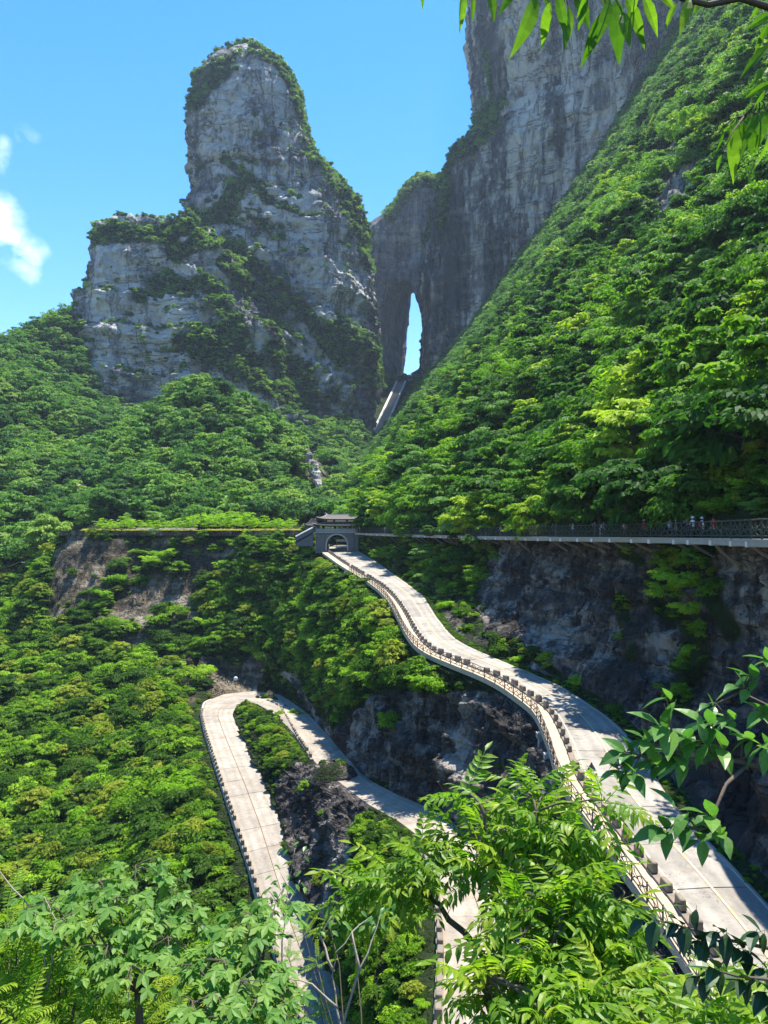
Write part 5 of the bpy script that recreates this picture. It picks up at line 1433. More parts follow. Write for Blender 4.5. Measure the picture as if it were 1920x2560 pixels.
M['skin'] = plain('skin', (0.42, 0.26, 0.19), 0.6, 0.08, 5.0, objspace=True); M['hair'] = plain('dark_hair', (0.015, 0.012, 0.010), 0.5, 0.2, 9.0, objspace=True)
CLOTH = {}
def cloth(col):
    if col not in CLOTH: CLOTH[col] = plain('cloth_%d' % len(CLOTH), col, 0.85, 0.12, 6.0, objspace=True)
    return CLOTH[col]
def walk_at(u, side):
    L = side_offset(WALK_S, side); uu, _ = project(L); i = np.arange(60, len(L)); i = i[np.argmin(np.abs(uu[60:] - u))]; return L[i]
def person(label, u, pose, shirt, trousers, side=0.55, rz=None, hat=None, bag=None, pos=None, h=1.0, group='people on the walkway'):
    p = np.array(pos) if pos is not None else walk_at(u, side)
    r = random.Random(int(u)); rz = r.uniform(0, 6.28) if rz is None else rz
    root = empty('person', p + (0, 0, 0.0), rz); root.scale = (h, h, h); tag(root, label, 'person', group)
    src, idx = POSES[pose]; me = src.copy(); me.materials.clear()
    for mt in (M['skin'], cloth(shirt), cloth(trousers), cloth((0.05, 0.05, 0.055)), M['hair']): me.materials.append(mt)
    me.polygons.foreach_set('material_index', idx)
    link('body', me, root)
    if hat:
        MB().lathe([(.19, 1.655), (.20, 1.665), (.115, 1.69), (.105, 1.76), (.06, 1.80)], 14).build('hat', cloth(hat), root, True)
    if bag:
        MB().box((0, .19, 1.20), (.30, .16, .42), 0, .8).tube([(-.1, .12, 1.38), (-.12, -.02, 1.46), (-.11, -.14, 1.3)], .02, 5).build('backpack', cloth(bag), root)
    return root
W_, BK, NB = (0.72, 0.73, 0.74), (0.03, 0.03, 0.035), (0.05, 0.08, 0.18)
person('person in a white shirt and white hat leaning on the walkway railing', 1733, 'lean', W_, BK, .72, math.radians(-70), hat=W_, h=1.04)
person('person in white with a red backpack, beside the one in the white hat', 1752, 'stand', W_, BK, .3, math.radians(100), bag=(0.35, 0.03, 0.04), hat=W_)
person('person in black behind the white hat on the walkway', 1716, 'photo', BK, BK, -.1, math.radians(-60))
person('person in a red top at the inner side of the walkway, rightmost', 1786, 'walk', (0.45, 0.03, 0.03), BK, -.9, math.radians(170), h=1.05)
person('person in an olive top next to a walkway post', 1688, 'stand', (0.16, 0.17, 0.09), (0.10, 0.09, 0.07), .5)
person('person in a white and dark top left of the olive top', 1676, 'walk', (0.50, 0.51, 0.54), NB, .4)
person('person in a red shirt and white cap alone on the walkway', 1610, 'stand', (0.42, 0.035, 0.05), BK, .6, hat=W_)
person('person in a cream top with a dark companion on the walkway', 1559, 'walk', (0.62, 0.55, 0.38), (0.20, 0.18, 0.16), .6)
person('person in dark clothes right of the cream top', 1569, 'stand', (0.08, 0.08, 0.09), (0.13, 0.09, 0.06), .3)
person('person in a pale blue top with a white bag on the walkway', 1506, 'walk', (0.32, 0.42, 0.60), (0.10, 0.13, 0.2), .5, bag=W_)
person('child in white beside the pale blue top', 1498, 'stand', W_, W_, .65, h=0.68)
person('person in a navy shirt and brown shorts on the walkway', 1486, 'photo', (0.06, 0.09, 0.20), (0.22, 0.14, 0.09), .6)
person('person in a white shirt and blue jeans taking a photo', 1433, 'photo', W_, (0.07, 0.12, 0.24), .7, math.radians(-80))
person('person in a teal dress on the walkway behind a bush', 1391, 'stand', (0.18, 0.34, 0.33), (0.20, 0.36, 0.36), .5)
person('person in an orange top left of the teal dress', 1383, 'walk', (0.50, 0.17, 0.05), BK, .2)
person('person in dark clothes alone on the far half of the walkway', 1298, 'stand', (0.09, 0.07, 0.08), (0.30, 0.30, 0.32), .6)
person('person in a pale top with arms out on the far walkway', 1265, 'photo', (0.55, 0.48, 0.44), (0.14, 0.12, 0.12), .5)
person('person in a light grey shirt and reddish shorts on the far walkway', 1252, 'walk', (0.58, 0.58, 0.60), (0.35, 0.16, 0.12), .7)
person('person in pale grey standing where trees cover the walkway', 1163, 'stand', (0.55, 0.56, 0.58), (0.40, 0.42, 0.45), .7)
person('person in white on the walkway close to the gate', 963, 'walk', W_, (0.35, 0.42, 0.5), .7)
person('person in beige on the walkway at the gate corner', 899, 'stand', (0.5, 0.45, 0.4), (0.3, 0.28, 0.26), .6)

# ------------------------------------------------------------------ terrace under the hill: saplings, hedge, low balustrade
def terrace(u, d): return np.array(((u - U0) / FPX * d, d, -0.42))
sap_crowns = [crown_mesh('crown', 500 + i, 16, 420, 0.20, M['leaf_bright'], 1.5, -1.3, 0.34, updir=0.4) for i in range(3)]
sap_trunks = [trunk_mesh('trunk', 520 + i, 1.0, 0.03, M['bark_pale'], 3) for i in range(2)]
rs = random.Random(21); k = 0
for i in range(70):
    q = i / 69
    u = 250 + q * 480 + rs.uniform(-6, 6); d = 252 - 22 * q * q + rs.uniform(-6, 4)
    big = 1.25 if 480 < u < 640 else (0.72 if (350 < u < 440) else 0.95)
    h = rs.uniform(3.4, 5.0) * big
    b = terrace(u, d); root = empty('young_tree', b, rs.uniform(0, 6))
    zone = 'at the left end of' if u < 340 else ('in the middle of' if u < 470 else ('in the tallest stretch of' if u < 645 else 'near the gate end of'))
    tag(root, 'slender yellow-green young tree ' + zone + ' the terrace row', 'tree', 'young trees ' + zone + ' the terrace row')
    c = link('crown', sap_crowns[i % 3], root); c.scale = (h * .44, h * .44, h * .32); c.location = (0, 0, h * .66); c.rotation_euler = (0, 0, rs.uniform(0, 6))
    t = link('trunk', sap_trunks[i % 2], root); t.scale = (1.6, 1.6, h)
hp, hs, hr, hk = [], [], [], []
for i in range(520):
    q = rs.random(); u = 205 + q * 560
    dd = np.interp(u, [150, 350, 520, 650, 770], [234.5, 231.5, 225.5, 215.5, 208]) + rs.uniform(0.2, 2.6)
    if 235 < u < 330 and rs.random() < .75: continue
    if 480 < u < 520 and rs.random() < .5: continue
    hp.append(terrace(u, dd) + (0, 0, .25)); s = rs.uniform(.5, .9); hs.append((s, s, s * .9)); hr.append((0, 0, rs.uniform(0, 6))); hk.append(rs.randrange(2))
hedge_c = proto_collection('hedge', [crown_mesh('hedge', 540 + i, 12, 260, 0.3, M['leaf_hedge'], 0.8, -0.3, 0.4) for i in range(2)])
instance_cloud('hedge', 'low yellow-green hedge along the terrace edge', 'hedge', np.array(hp), np.array(hs), np.array(hr), np.array(hk), hedge_c)
bal = tag(empty('balustrade', terrace(345, 241)), 'low dark balustrade with white cap stones on the terrace', 'balustrade')
cap_me = MB().box((0, 0, .95), (1.15, .5, .16)).mesh('cap_stone', M['plaster']); pan_me = MB().box((0, 0, .42), (1.5, .22, .86)).mesh('panel', plain('dark_panel', (0.06, 0.055, 0.05), 0.8, 0.2, 3.0))
for i in range(15):
    p = terrace(345 + i * 10.2, 241 - i * .35) - terrace(345, 241)
    a = link('cap_stone', cap_me, bal); a.location = p; b = link('panel', pan_me, bal); b.location = p
wl_ = np.concatenate([gPl[:, 0] + (0, .10, .22), gPl[:, 0] + (0, -.05, .22), gPl[:, 0] + (0, -.05, -1.2), gPl[:, 0] + (0, .10, -1.2)]); n = len(gPl)
f = [(a * n + i, a * n + i + 1, ((a + 1) % 4) * n + i + 1, ((a + 1) % 4) * n + i) for i in range(n - 1) for a in range(4)]
tag(link('terrace_wall', make_mesh('terrace_wall', wl_, f, M['slope_rock'])), 'low concrete kerb wall at the edge of the terrace', 'wall')

# ------------------------------------------------------------------ stairway to the cave, platforms
A0, A1 = P(1003, 962, 768), P(948, 1085, 632)
stairs = tag(empty('stairway', A1), 'long steep grey stairway climbing to the cave mouth', 'stairway')
dirv = A1 - A0; Ls = np.linalg.norm(dirv[:2]); ax = np.array((dirv[0], dirv[1], 0)) / Ls; sd = np.array((-ax[1], ax[0], 0))
NST = 44; Wd = 3.8
m = MB()
for i in range(NST):
    c = A0 + dirv * (i + .5) / NST - A1; z = c[2] + 1.6
    hx = Ls / NST / 2 + .05; pts = []
    for sx, sy in ((-1, -1), (1, -1), (1, 1), (-1, 1)): pts.append(c + ax * hx * sx + sd * Wd * sy)
    m.add([(p[0], p[1], z - 6) for p in pts] + [(p[0], p[1], z + 1) for p in pts], [(3, 2, 1, 0), (4, 5, 6, 7), (0, 1, 5, 4), (1, 2, 6, 5), (2, 3, 7, 6), (3, 0, 4, 7)])
m.build('steps', plain('stair_stone', (0.26, 0.25, 0.24), 0.9, 0.5, 0.8), stairs)
for s in (-1, 1):
    a = np.array((0, 0, 0)) + sd * (Wd + .6) * s; b = A0 - A1 + sd * (Wd + .6) * s
    MB().tube([a + (0, 0, 3.4), (a + b) / 2 + (0, 0, 3.4), b + (0, 0, 3.4)], .95, 5).build('side_wall', M['plaster'], stairs)
pf = tag(empty('viewing_platform', P(985, 955, 772)), 'dark railed platform across the foot of the cave', 'platform')
MB().box((0, 0, 0), (36, 7, 1.2)).build('deck', M['gstone'], pf); MB().box((0, -3.3, 1.3), (36, .3, .25)).build('rail', M['iron'], pf)
for i in range(13): MB().box((-17.5 + i * 2.9, -3.3, .9), (.3, .3, 1.2)).build('post', M['iron'], pf)
pf2 = tag(empty('pavilion', P(1040, 950, 765)), 'small grey covered terrace right of the stairway top', 'pavilion')
for i in range(5): MB().box((-7 + i * 3.5, -1, 1.6), (.4, .4, 3.4)).build('column', M['concrete'], pf2)
MB().box((0, 0, 3.5), (17, 5, .5)).build('roof', M['concrete'], pf2); MB().box((0, 0, -.3), (17, 5, .8)).build('floor', M['concrete'], pf2)
def top_of(name, u):
    g = SURF[name][0].reshape(-1, 3); uu, vv = project(g); k = np.abs(uu - u) < 10; q = g[k]; return q[np.argmax(q[:, 2])]
sp = top_of('mountain_peak', 628)
vp = tag(empty('lookout', sp + np.array((0, 0, 0.6))), 'pale railed lookout on the very top of the peak', 'lookout')
prof = [(6.0, 0), (7.5, 1.2), (8.5, 2.6), (8.6, 3.0), (7.6, 3.0)]
MB().lathe([(7.4, 0), (8.2, .5), (8.2, 1.0)], 18).build('deck', M['concrete'], vp)
for i in range(18):
    a = i / 18 * 6.283; MB().box((8 * math.cos(a), 8 * math.sin(a), 2.3), (.35, .35, 2.8)).build('post', M['concrete'], vp)
MB().tube([(8 * math.cos(i / 18 * 6.283), 8 * math.sin(i / 18 * 6.283), 3.8) for i in range(19)], .28, 5).build('rail', M['plaster'], vp)
sp = top_of('mountain_peak', 702)
vp2 = tag(empty('lookout', sp + np.array((1.5, -2, 0.0))), 'small fenced lookout on the right shoulder of the peak', 'lookout')
MB().box((0, 0, .4), (12, 4, .6)).build('deck', M['concrete'], vp2); MB().tube([(-6, -1.8, 3), (6, -1.8, 2.6)], .25, 5).build('rail', M['iron'], vp2)
for i in range(6): MB().box((-6 + i * 2.4, -1.8, 1.8), (.3, .3, 2.6)).build('post', M['iron'], vp2)

# pale rock scar with a trickle of bare stone beside the hill, brown landslip further left
def outcrop(name, label, pts, thick, mat, seed, wobble=1.2, cat='rock'):
    """a low lumpy slab of bare stone following the ground"""
    g = []
    for (u, v, d, w) in pts:
        c = P(u, v, d); g.append([c + np.array((w * s, -thick * (1 - s * s) - .4, 0)) for s in np.linspace(-1, 1, 13)])
    g = np.array(g)
    g = np.stack([resample(g[:, k], 40) for k in range(13)], 1)
    g = np.stack([resample(g[i], 24) for i in range(40)], 0)
    g = g + grid_normals(g)[..., ::] * (rock_disp(g, 4.0, wobble * .6, seed) + wobble * .6 * facet(g, 2.6, seed))[..., None]
    o = add_surface(name, g, mat, False, None, kind=None); tag(o, label, cat); return o
M['scar'] = rock_material('pale_scar_rock', 4.0, (0.13, 0.125, 0.115), (0.30, 0.285, 0.26), (0.50, 0.48, 0.44), None)
M['dirt'] = rock_material('bare_earth', 5.0, (0.20, 0.15, 0.09), (0.36, 0.27, 0.16), (0.50, 0.40, 0.27), None)
outcrop('rock_scar', 'pale bare rock scar on the right flank of the wooded hill', [(770, 1130, 352, .8), (780, 1160, 349, 2.6), (790, 1190, 345, 2.2), (800, 1225, 340, .6)], 0.9, M['scar'], 3.0, 1.6)
outcrop('landslip', 'thin strip of bare brown earth down the wooded hill', [(205, 1105, 398, .5), (206, 1150, 372, 1.6), (202, 1190, 346, 2.6), (205, 1225, 322, 2.2), (210, 1260, 301, .6)], 1.0, M['dirt'], 5.0, 0.5, 'earth')
# rock knob beside the lower road inside the hairpin
def rock_knob(name, label, c, r, seed, mat):
    th = np.linspace(0, 2 * math.pi, 72, endpoint=False)[:, None]; ph = np.linspace(-1.2, 1.5, 48)[None]
    g = np.stack([np.cos(th) * np.cos(ph), np.sin(th) * np.cos(ph), np.sin(ph) + 0 * th], -1)
    g = np.sign(g) * np.abs(g) ** .8 * r + c
    g = g + grid_normals(g, True) * (rock_disp(g, 4.0, .5, seed, .3, .9) + .8 * facet(g, (2.4, 2.4, 3.2), seed))[..., None]
    o = add_surface(name, g, mat, True, np.clip((grid_normals(g, True)[..., 2]) * .7 + .4 * fbm(g, 3, 3, .5, 2), 0, 1), kind=None); tag(o, label, 'rock'); return o
kc = P(840, 1990, 112)
rock_knob('rock_outcrop', 'dark craggy outcrop hiding part of the lower road inside the hairpin', kc, np.array((3.6, 4.0, 5.0)), 8.0, M['near_rock'])
plant('undergrowth', 'rock_outcrop', 0.5, (0.4, 1.0), 395, CO['bush'], 4, 'plants on the crag beside the lower road', 'undergrowth', lift=0.2, gap=0.5)
# ------------------------------------------------------------------ foreground trees and branches
def blade(m, base, d, n, L, W, droop=0.15, segs=3, prof=None):
    """leaf blade with folded midrib; d direction, n normal"""
    d = Vector(d).normalized(); n = Vector(n); n = (n - d * n.dot(d)).normalized(); s = d.cross(n)
    prof = prof or [(0, .06), (.3, .95), (.6, .85), (1, 0)]
    rows = []
    for t, w in prof:
        c = Vector(base) + d * L * t - n * droop * L * t * t
        lift = n * W * .14 * w
        rows.append((c - s * W * .5 * w + lift, c, c + s * W * .5 * w + lift))
    b = len(m.v)
    for r in rows: m.v += [tuple(q) for q in r]
    for i in range(len(rows) - 1):
        a = b + 3 * i
        m.f += [(a, a + 1, a + 4, a + 3), (a + 1, a + 2, a + 5, a + 4)]
def compound_leaf(seed, pairs=6, leaflet=0.30, width=0.085, ang=58, droop=0.35, mat=None, hang=0.3):
    """pinnate leaf of unit length along +X"""
    r = random.Random(seed); m = MB(); pts = []
    def at(t): return Vector((t, 0.03 * math.sin(t * 5 + seed), 0.12 * t - droop * t * t))
    m.tube([at(t) for t in (0, .25, .5, .75, 1)], [.011, .010, .008, .006, .003], 4)
    for i in range(pairs):
        t = .18 + .8 * i / pairs; p = at(t)
        for s in (-1, 1):
            a = math.radians(ang + r.uniform(-10, 10)); k = 1 - abs(t - .5) * .55
            d = Vector((math.cos(a), s * math.sin(a), -hang + r.uniform(-.15, .12)))
            blade(m, p, d, Vector((r.uniform(-.25, .25), -s * .25 + r.uniform(-.2, .2), 1)), leaflet * k * r.uniform(.88, 1.1), width * r.uniform(.9, 1.15), r.uniform(.12, .4))
    blade(m, at(1), Vector((1, 0, -hang - .2)), Vector((0, 0, 1)), leaflet * .9, width, .2)
    return m.mesh('compound_leaf', mat)
def ovate_leaf(seed, mat, asp=0.46):
    m = MB(); r = random.Random(seed)
    m.tube([(-.18, 0, .02), (0, 0, 0)], .010, 4)
    blade(m, (0, 0, 0), (1, 0, 0), (0, r.uniform(-.1, .1), 1), 1.0, asp, r.uniform(.1, .32), prof=[(0, .05), (.15, .62), (.35, 1), (.58, .88), (.8, .45), (1, 0)])
    return m.mesh('leaf', mat)
def maple_leaf(seed, mat):
    r = random.Random(seed); m = MB(); m.tube([(-.5, 0, .05), (-.2, 0, .02), (0, 0, 0)], .012, 4)
    ring = [(-.05, -.10, 0)]
    for i, (a, L) in enumerate([(-112, .48), (-58, .80), (0, 1.0), (58, .80), (112, .48)]):
        a = math.radians(a + r.uniform(-6, 6)); L *= r.uniform(.9, 1.08)
        for t, w in ((.58, -.19), (1.0, 0), (.58, .19)):
            x, y = L * t, w; ring.append((x * math.cos(a) - y * math.sin(a), x * math.sin(a) + y * math.cos(a), -.26 * t * t * L + r.uniform(-.03, .03)))
        if i < 4:
            b = math.radians([-85, -29, 29, 85][i]); ring.append((.36 * math.cos(b), .36 * math.sin(b), .02))
    ring.append((-.05, .10, 0))
    b = len(m.v); m.v += [(0.05, 0, .05)] + ring; n = len(ring)
    for i in range(n): m.f.append((b, b + 1 + i, b + 1 + (i + 1) % n))
    return m.mesh('leaf', mat)
def frame(pos, d, up, s):
    x = Vector(d).normalized(); z = Vector(up); z = z - x * z.dot(x)
    if z.length < 1e-3: z = Vector((0, 1, 0)) - x * x.y
    z.normalize(); y = z.cross(x)
    mt = Matrix((x, y, z)).transposed().to_4x4()
    return Matrix.Translation(Vector(pos)) @ mt @ Matrix.Diagonal((s, s, s, 1))
def curve_pts(a, b, sag, n=6, wob=0.0, r=None):
    a, b = Vector(a), Vector(b); L = (b - a).length; out = []
    for i in range(n + 1):
        t = i / n; p = a.lerp(b, t) + Vector((0, 0, sag * L * math.sin(t * math.pi)))
        if r and 0 < i < n: p += Vector((r.uniform(-wob, wob), r.uniform(-wob, wob), r.uniform(-wob, wob))) * L
        out.append(p)
    return out
class Tree:
    def __init__(s, name, label, base, cat='tree', bark=None):
        s.base = Vector(base); s.o = empty(name, base); tag(s.o, label, cat); s.bark = bark or M['bark']; s.n = 0; s.extra = None; s.leaves = []
    def limb(s, pts, r0, r1, name='branch', parent=None):
        pts = [Vector(p) - s.base for p in pts]; n = len(pts)
        return MB().tube(pts, [r0 + (r1 - r0) * i / (n - 1) for i in range(n)], 6).build(name, s.bark, s.o, True)
    def leaf(s, me, pos, d, up, size, name):
        s.leaves.append((me, Vector(pos) - s.base, Vector(d), Vector(up), size, name))
    def finish(s, cap=300):
        r = random.Random(4)
        ls = s.leaves[:]
        ls.sort(key=lambda q: -q[4] / (q[1] + s.base).length)
        V, Fc, mt = [], [], None
        for i, (me, p, d, up, sz, nm) in enumerate(ls):
            mx = frame(p, d, up, sz)
            if i < cap:
                o = link(nm, me, s.o); o.matrix_local = mx
            else:
                b = len(V); V += [mx @ v.co for v in me.vertices]; Fc += [tuple(b + k for k in f.vertices) for f in me.polygons]; mt = me.materials[0]
        if V:
            o = link('foliage', make_mesh('foliage', np.array([tuple(v) for v in V]), Fc, mt), s.o); o['kind'] = 'stuff'
def cluster(tr, c, stem_dir, meshes, n, size, seed, name, spread=0.9, droop=0.25, up=(0, 0, 1), back=0.12, toward=(0, 0, 0), upmix=0.35):
    """leaves set spirally round the end of a twig"""
    r = random.Random(seed); sd = Vector(stem_dir).normalized()
    a = sd.orthogonal().normalized(); b = sd.cross(a)
    for i in range(n):
        an = i * 2.4 + r.uniform(-.4, .4); t = i / max(1, n - 1)
        d = (a * math.cos(an) + b * math.sin(an)) * spread * (1 - .35 * t) + sd * (.35 + .5 * t) + Vector((0, 0, -droop)) + Vector(toward)
        p = Vector(c) - sd * back * size * 3 * (1 - t)
        upv = Vector(up) + d * -.1 + Vector((r.uniform(-upmix, upmix), r.uniform(-upmix, upmix), 0))
        tr.leaf(r.choice(meshes), p, d, upv, size * r.uniform(.75, 1.15), name)

M['lf_pin'] = leaf_material('sumac_leaf', (0.085, 0.185, 0.012), (0.150, 0.280, 0.016), (0.30, 0.38, 0.03), trans=0.5, rough=0.42, spec=0.3, blotch=0.22)
M['lf_fern'] = leaf_material('feather_leaf', (0.09, 0.190, 0.012), (0.17, 0.285, 0.016), (0.27, 0.36, 0.025), trans=0.45, rough=0.5, spec=0.2, blotch=0.22)
M['lf_maple'] = leaf_material('maple_leaf', (0.075, 0.185, 0.028), (0.120, 0.250, 0.042), (0.180, 0.31, 0.05), trans=0.45, rough=0.5, spec=0.25, blotch=0.22)
M['lf_ovate'] = leaf_material('ovate_leaf', (0.045, 0.130, 0.024), (0.080, 0.200, 0.036), (0.150, 0.285, 0.050), trans=0.4, rough=0.38, spec=0.4, blotch=0.22)
M['lf_dark'] = leaf_material('dark_leaf', (0.012, 0.034, 0.010), (0.020, 0.052, 0.014), (0.036, 0.085, 0.020), trans=0.15, rough=0.4, spec=0.3, blotch=0.22)  # ovate leaf green darkened to stand for the shade on this branch
M['lf_top'] = leaf_material('hanging_leaf', (0.045, 0.120, 0.010), (0.085, 0.185, 0.012), (0.18, 0.30, 0.02), trans=0.6, rough=0.4, spec=0.25, blotch=0.22)

pin = [compound_leaf(700 + i, 5 + i % 3, .33 + .03 * (i % 2), .105, 58, .35, M['lf_pin'], .35) for i in range(6)]
fern = [compound_leaf(720 + i, 13, .17, .040, 68, .30, M['lf_fern'], .15) for i in range(4)]
mapl = [maple_leaf(740 + i, M['lf_maple']) for i in range(5)]
ovat = [ovate_leaf(760 + i, M['lf_ovate'], .44 + .03 * (i % 3)) for i in range(5)]
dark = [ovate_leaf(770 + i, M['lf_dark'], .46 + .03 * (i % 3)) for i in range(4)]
tpl = [compound_leaf(780 + i, 3 + i % 2, .52, .13, 34, .5, M['lf_top'], .5) for i in range(5)]

rf = random.Random(77)
# 1. the big tree with feathered leaves in the lower middle
tb = P(1340, 3250, 6.4)
T1 = Tree('sumac_tree', 'big leafy tree with long feathered leaves at the lower centre right', tb, bark=M['bark'])
k1 = P(1335, 2680, 6.5); k2 = P(1330, 2420, 6.7)
T1.limb(curve_pts(tb, k1, 0, 4, .02, rf) , .10, .075, 'trunk'); 
limbs = [(P(1160, 2330, 6.6), P(1000, 2180, 6.9)), (P(1240, 2250, 6.5), P(1200, 2010, 6.6)), (P(1380, 2300, 6.2), P(1340, 2030, 6.5)), (P(1480, 2350, 6.0), P(1560, 2230, 6.2)), (P(1500, 2480, 5.4), P(1680, 2470, 5.3)),
         (P(1210, 2470, 6.0), P(1190, 2390, 5.9)), (P(1330, 2480, 5.6), P(1400, 2320, 5.6)), (P(1230, 2540, 5.5), P(1220, 2440, 5.2))]
for a, b in limbs: T1.limb(curve_pts(k1, a, .06, 4, .03, rf) + curve_pts(a, b, .06, 5, .04, rf)[1:], .045, .012)
C1 = [(900, 2200, 6.9), (980, 2120, 7.0), (1050, 2100, 6.9), (1050, 2150, 6.8), (860, 2235, 6.8), (950, 2190, 6.7), (1020, 2215, 6.6), (1110, 2090, 7.0), (1110, 2150, 6.7), (1160, 2090, 6.8),
      (1180, 1990, 6.9), (1250, 1985, 6.8), (1300, 1995, 6.7), (1230, 2050, 6.6), (1290, 2070, 6.5), (1350, 2020, 6.6), (1400, 2060, 6.4), (1440, 2100, 6.3), (1340, 2110, 6.3), (1270, 2140, 6.3), (1400, 2150, 6.1), (1460, 2160, 6.1),
      (1200, 2160, 6.4), (1340, 2190, 6.0), (1280, 2220, 6.0), (1420, 2220, 5.9), (1490, 2220, 6.0), (1530, 2270, 5.9), (1470, 2280, 5.8), (1390, 2280, 5.7), (1320, 2280, 5.7), (1560, 2320, 5.8), 
      (1250, 2310, 5.8), (1500, 2340, 5.6), (1430, 2350, 5.5), (1360, 2360, 5.5), (1300, 2360, 5.5), (1560, 2390, 5.5), (1610, 2430, 5.4), (1500, 2410, 5.3), (1440, 2430, 5.2), (1370, 2440, 5.2), (1300, 2440, 5.2), (1240, 2400, 5.4),
      (1190, 2430, 5.5), (1560, 2470, 5.1), (1640, 2490, 5.1), (1700, 2530, 5.0), (1500, 2490, 5.0), (1430, 2510, 4.9), (1360, 2520, 4.9), (1290, 2510, 5.0), (1220, 2490, 5.2), (1600, 2550, 4.9),
      (1520, 2560, 4.8), (1440, 2580, 4.8), (1340, 2590, 4.8), (1240, 2570, 5.0), (1480, 2190, 6.3), (1530, 2010, 6.2), (1390, 1985, 6.7), (1320, 1950, 6.9), (1750, 2570, 4.9), (1680, 2590, 4.8)]
allpts = [Vector(q) for a, b in limbs for q in curve_pts(k1, a, .06, 6) + curve_pts(a, b, .06, 6)]
for i, (u, v, d) in enumerate(C1):
    c = Vector(P(u, v + 18, d)) + Vector((rf.uniform(-.05, .05), rf.uniform(-.25, .25), 0))
    near = min(allpts, key=lambda q: (q - c).length)
    T1.limb(curve_pts(near, c, .08, 4, .03, rf), .012, .005, 'twig')
    cluster(T1, c, (c - near).normalized() + Vector((0, -.25, .55)), pin, 8, .40 * rf.uniform(.85, 1.15), 900 + i, 'compound_leaf', 1.0, .30, toward=(0, -.15, 0))
T1.finish(300)

# 2. two maples in the lower left
def maple(name, label, base, fork, clusters, seed, size):
    r = random.Random(seed); T = Tree(name, label, base, bark=M['bark'])
    T.limb(curve_pts(base, fork, 0, 5, .03, r), .032, .022, 'trunk')
    for i, (u, v, d) in enumerate(clusters):
        c = Vector(P(u, v + 12, d)); mid = Vector(fork).lerp(c, .55) + Vector((0, 0, -.05))
        T.limb(curve_pts(fork, mid, -.04, 3, .03, r) + curve_pts(mid, c, .05, 3, .03, r)[1:], .013, .004, 'branch')
        for k in range(19):
            a = r.uniform(0, 6.28); q = r.random() ** .6 * .20
            p = c + Vector((math.cos(a) * q, math.sin(a) * q, r.uniform(-.10, .07) - q * .3))
            d = Vector((math.cos(a) + r.uniform(-.7, .7), math.sin(a) + r.uniform(-.9, .3), r.uniform(-.5, .1)))
            T.leaf(r.choice(mapl), p, d, Vector((r.uniform(-.5, .5), r.uniform(-.75, .2), 1)), size * r.uniform(.55, 1.25), 'leaf')
            if k % 4 == 0: T.limb([c, c.lerp(p, .6) + Vector((0, 0, .01)), p], .003, .0015, 'twig')
    T.finish(300)
maple('maple_tree', 'young maple with star-shaped leaves rising at the lower left', P(350, 3000, 4.3), P(345, 2480, 4.4),
      [(340, 2150, 4.6), (250, 2190, 4.5), (290, 2230, 4.4), (400, 2200, 4.6), (120, 2240, 4.4), (60, 2260, 4.3), (180, 2270, 4.3), (230, 2250, 4.4), (380, 2270, 4.4), (450, 2240, 4.5), (470, 2290, 4.4), (330, 2320, 4.3), (420, 2330, 4.3), (270, 2350, 4.2), (240, 2310, 4.3), (330, 2400, 4.1)], 11, .085)
maple('maple_tree', 'second maple with blue-green star leaves right of the first, at the bottom', P(640, 2980, 4.0), P(610, 2560, 4.1),
      [(690, 2240, 4.5), (620, 2270, 4.4), (660, 2300, 4.3), (580, 2310, 4.3), (530, 2370, 4.2), (490, 2400, 4.1), (560, 2390, 4.1), (640, 2380, 4.2), (600, 2440, 4.0), (680, 2430, 4.1), (540, 2470, 3.9), (640, 2490, 3.9), (700, 2480, 4.0), (570, 2530, 3.8), (480, 2490, 3.9), (650, 2550, 3.8), (510, 2550, 3.8)], 12, .085)
# 3. feathery shrubs in the corner
def fern_shrub(label, base, clusters, seed, size, meshes=fern, nm='shrub'):
    r = random.Random(seed); T = Tree(nm, label, base, 'shrub')
    for i, (u, v, d) in enumerate(clusters):
        c = Vector(P(u, v, d)); T.limb(curve_pts(base, c, .03, 5, .02, r), .012, .004, 'stem')
        cluster(T, c, (c - Vector(base)).normalized() + Vector((0, -.3, .2)), meshes, 9, size * r.uniform(.85, 1.15), seed * 40 + i, 'compound_leaf', 1.0, .15, toward=(0, -.2, 0))
    T.finish(300)
fern_shrub('yellow-green feathery shrub in the bottom left corner', P(90, 2980, 4.0), [(20, 2300, 4.6), (90, 2310, 4.6), (40, 2380, 4.4), (120, 2380, 4.5), (170, 2330, 4.7), (60, 2450, 4.2), (150, 2440, 4.3), (10, 2500, 4.1), (100, 2510, 4.1), (190, 2480, 4.2), (50, 2560, 3.9), (150, 2560, 4.0), (210, 2400, 4.5), (-30, 2420, 4.3), (240, 2540, 4.0)], 21, .30)
fern_shrub('feathery shrub between the two maples at the bottom', P(400, 2980, 4.3), [(290, 2480, 4.7), (350, 2520, 4.6), (270, 2560, 4.4), (400, 2480, 4.9), (430, 2540, 4.6), (340, 2570, 4.5), (390, 2420, 5.0), (460, 2440, 5.0)], 22, .26)
fern_shrub('light green shrub under the big tree at the bottom centre', P(960, 3100, 6.4), [(760, 2330, 7.6), (820, 2300, 7.8), (790, 2400, 7.4), (720, 2390, 7.2), (860, 2260, 8.0), (740, 2480, 6.8), (800, 2520, 6.6), (700, 2550, 6.4)], 23, .20)
fern_shrub('bright shrub with long leaflets in the bottom right corner', P(1800, 3100, 4.4), [(1780, 2540, 4.6), (1840, 2560, 4.5), (1900, 2530, 4.6), (1720, 2600, 4.4), (1860, 2490, 4.9), (1920, 2580, 4.4), (1800, 2600, 4.3)], 24, .36, pin)

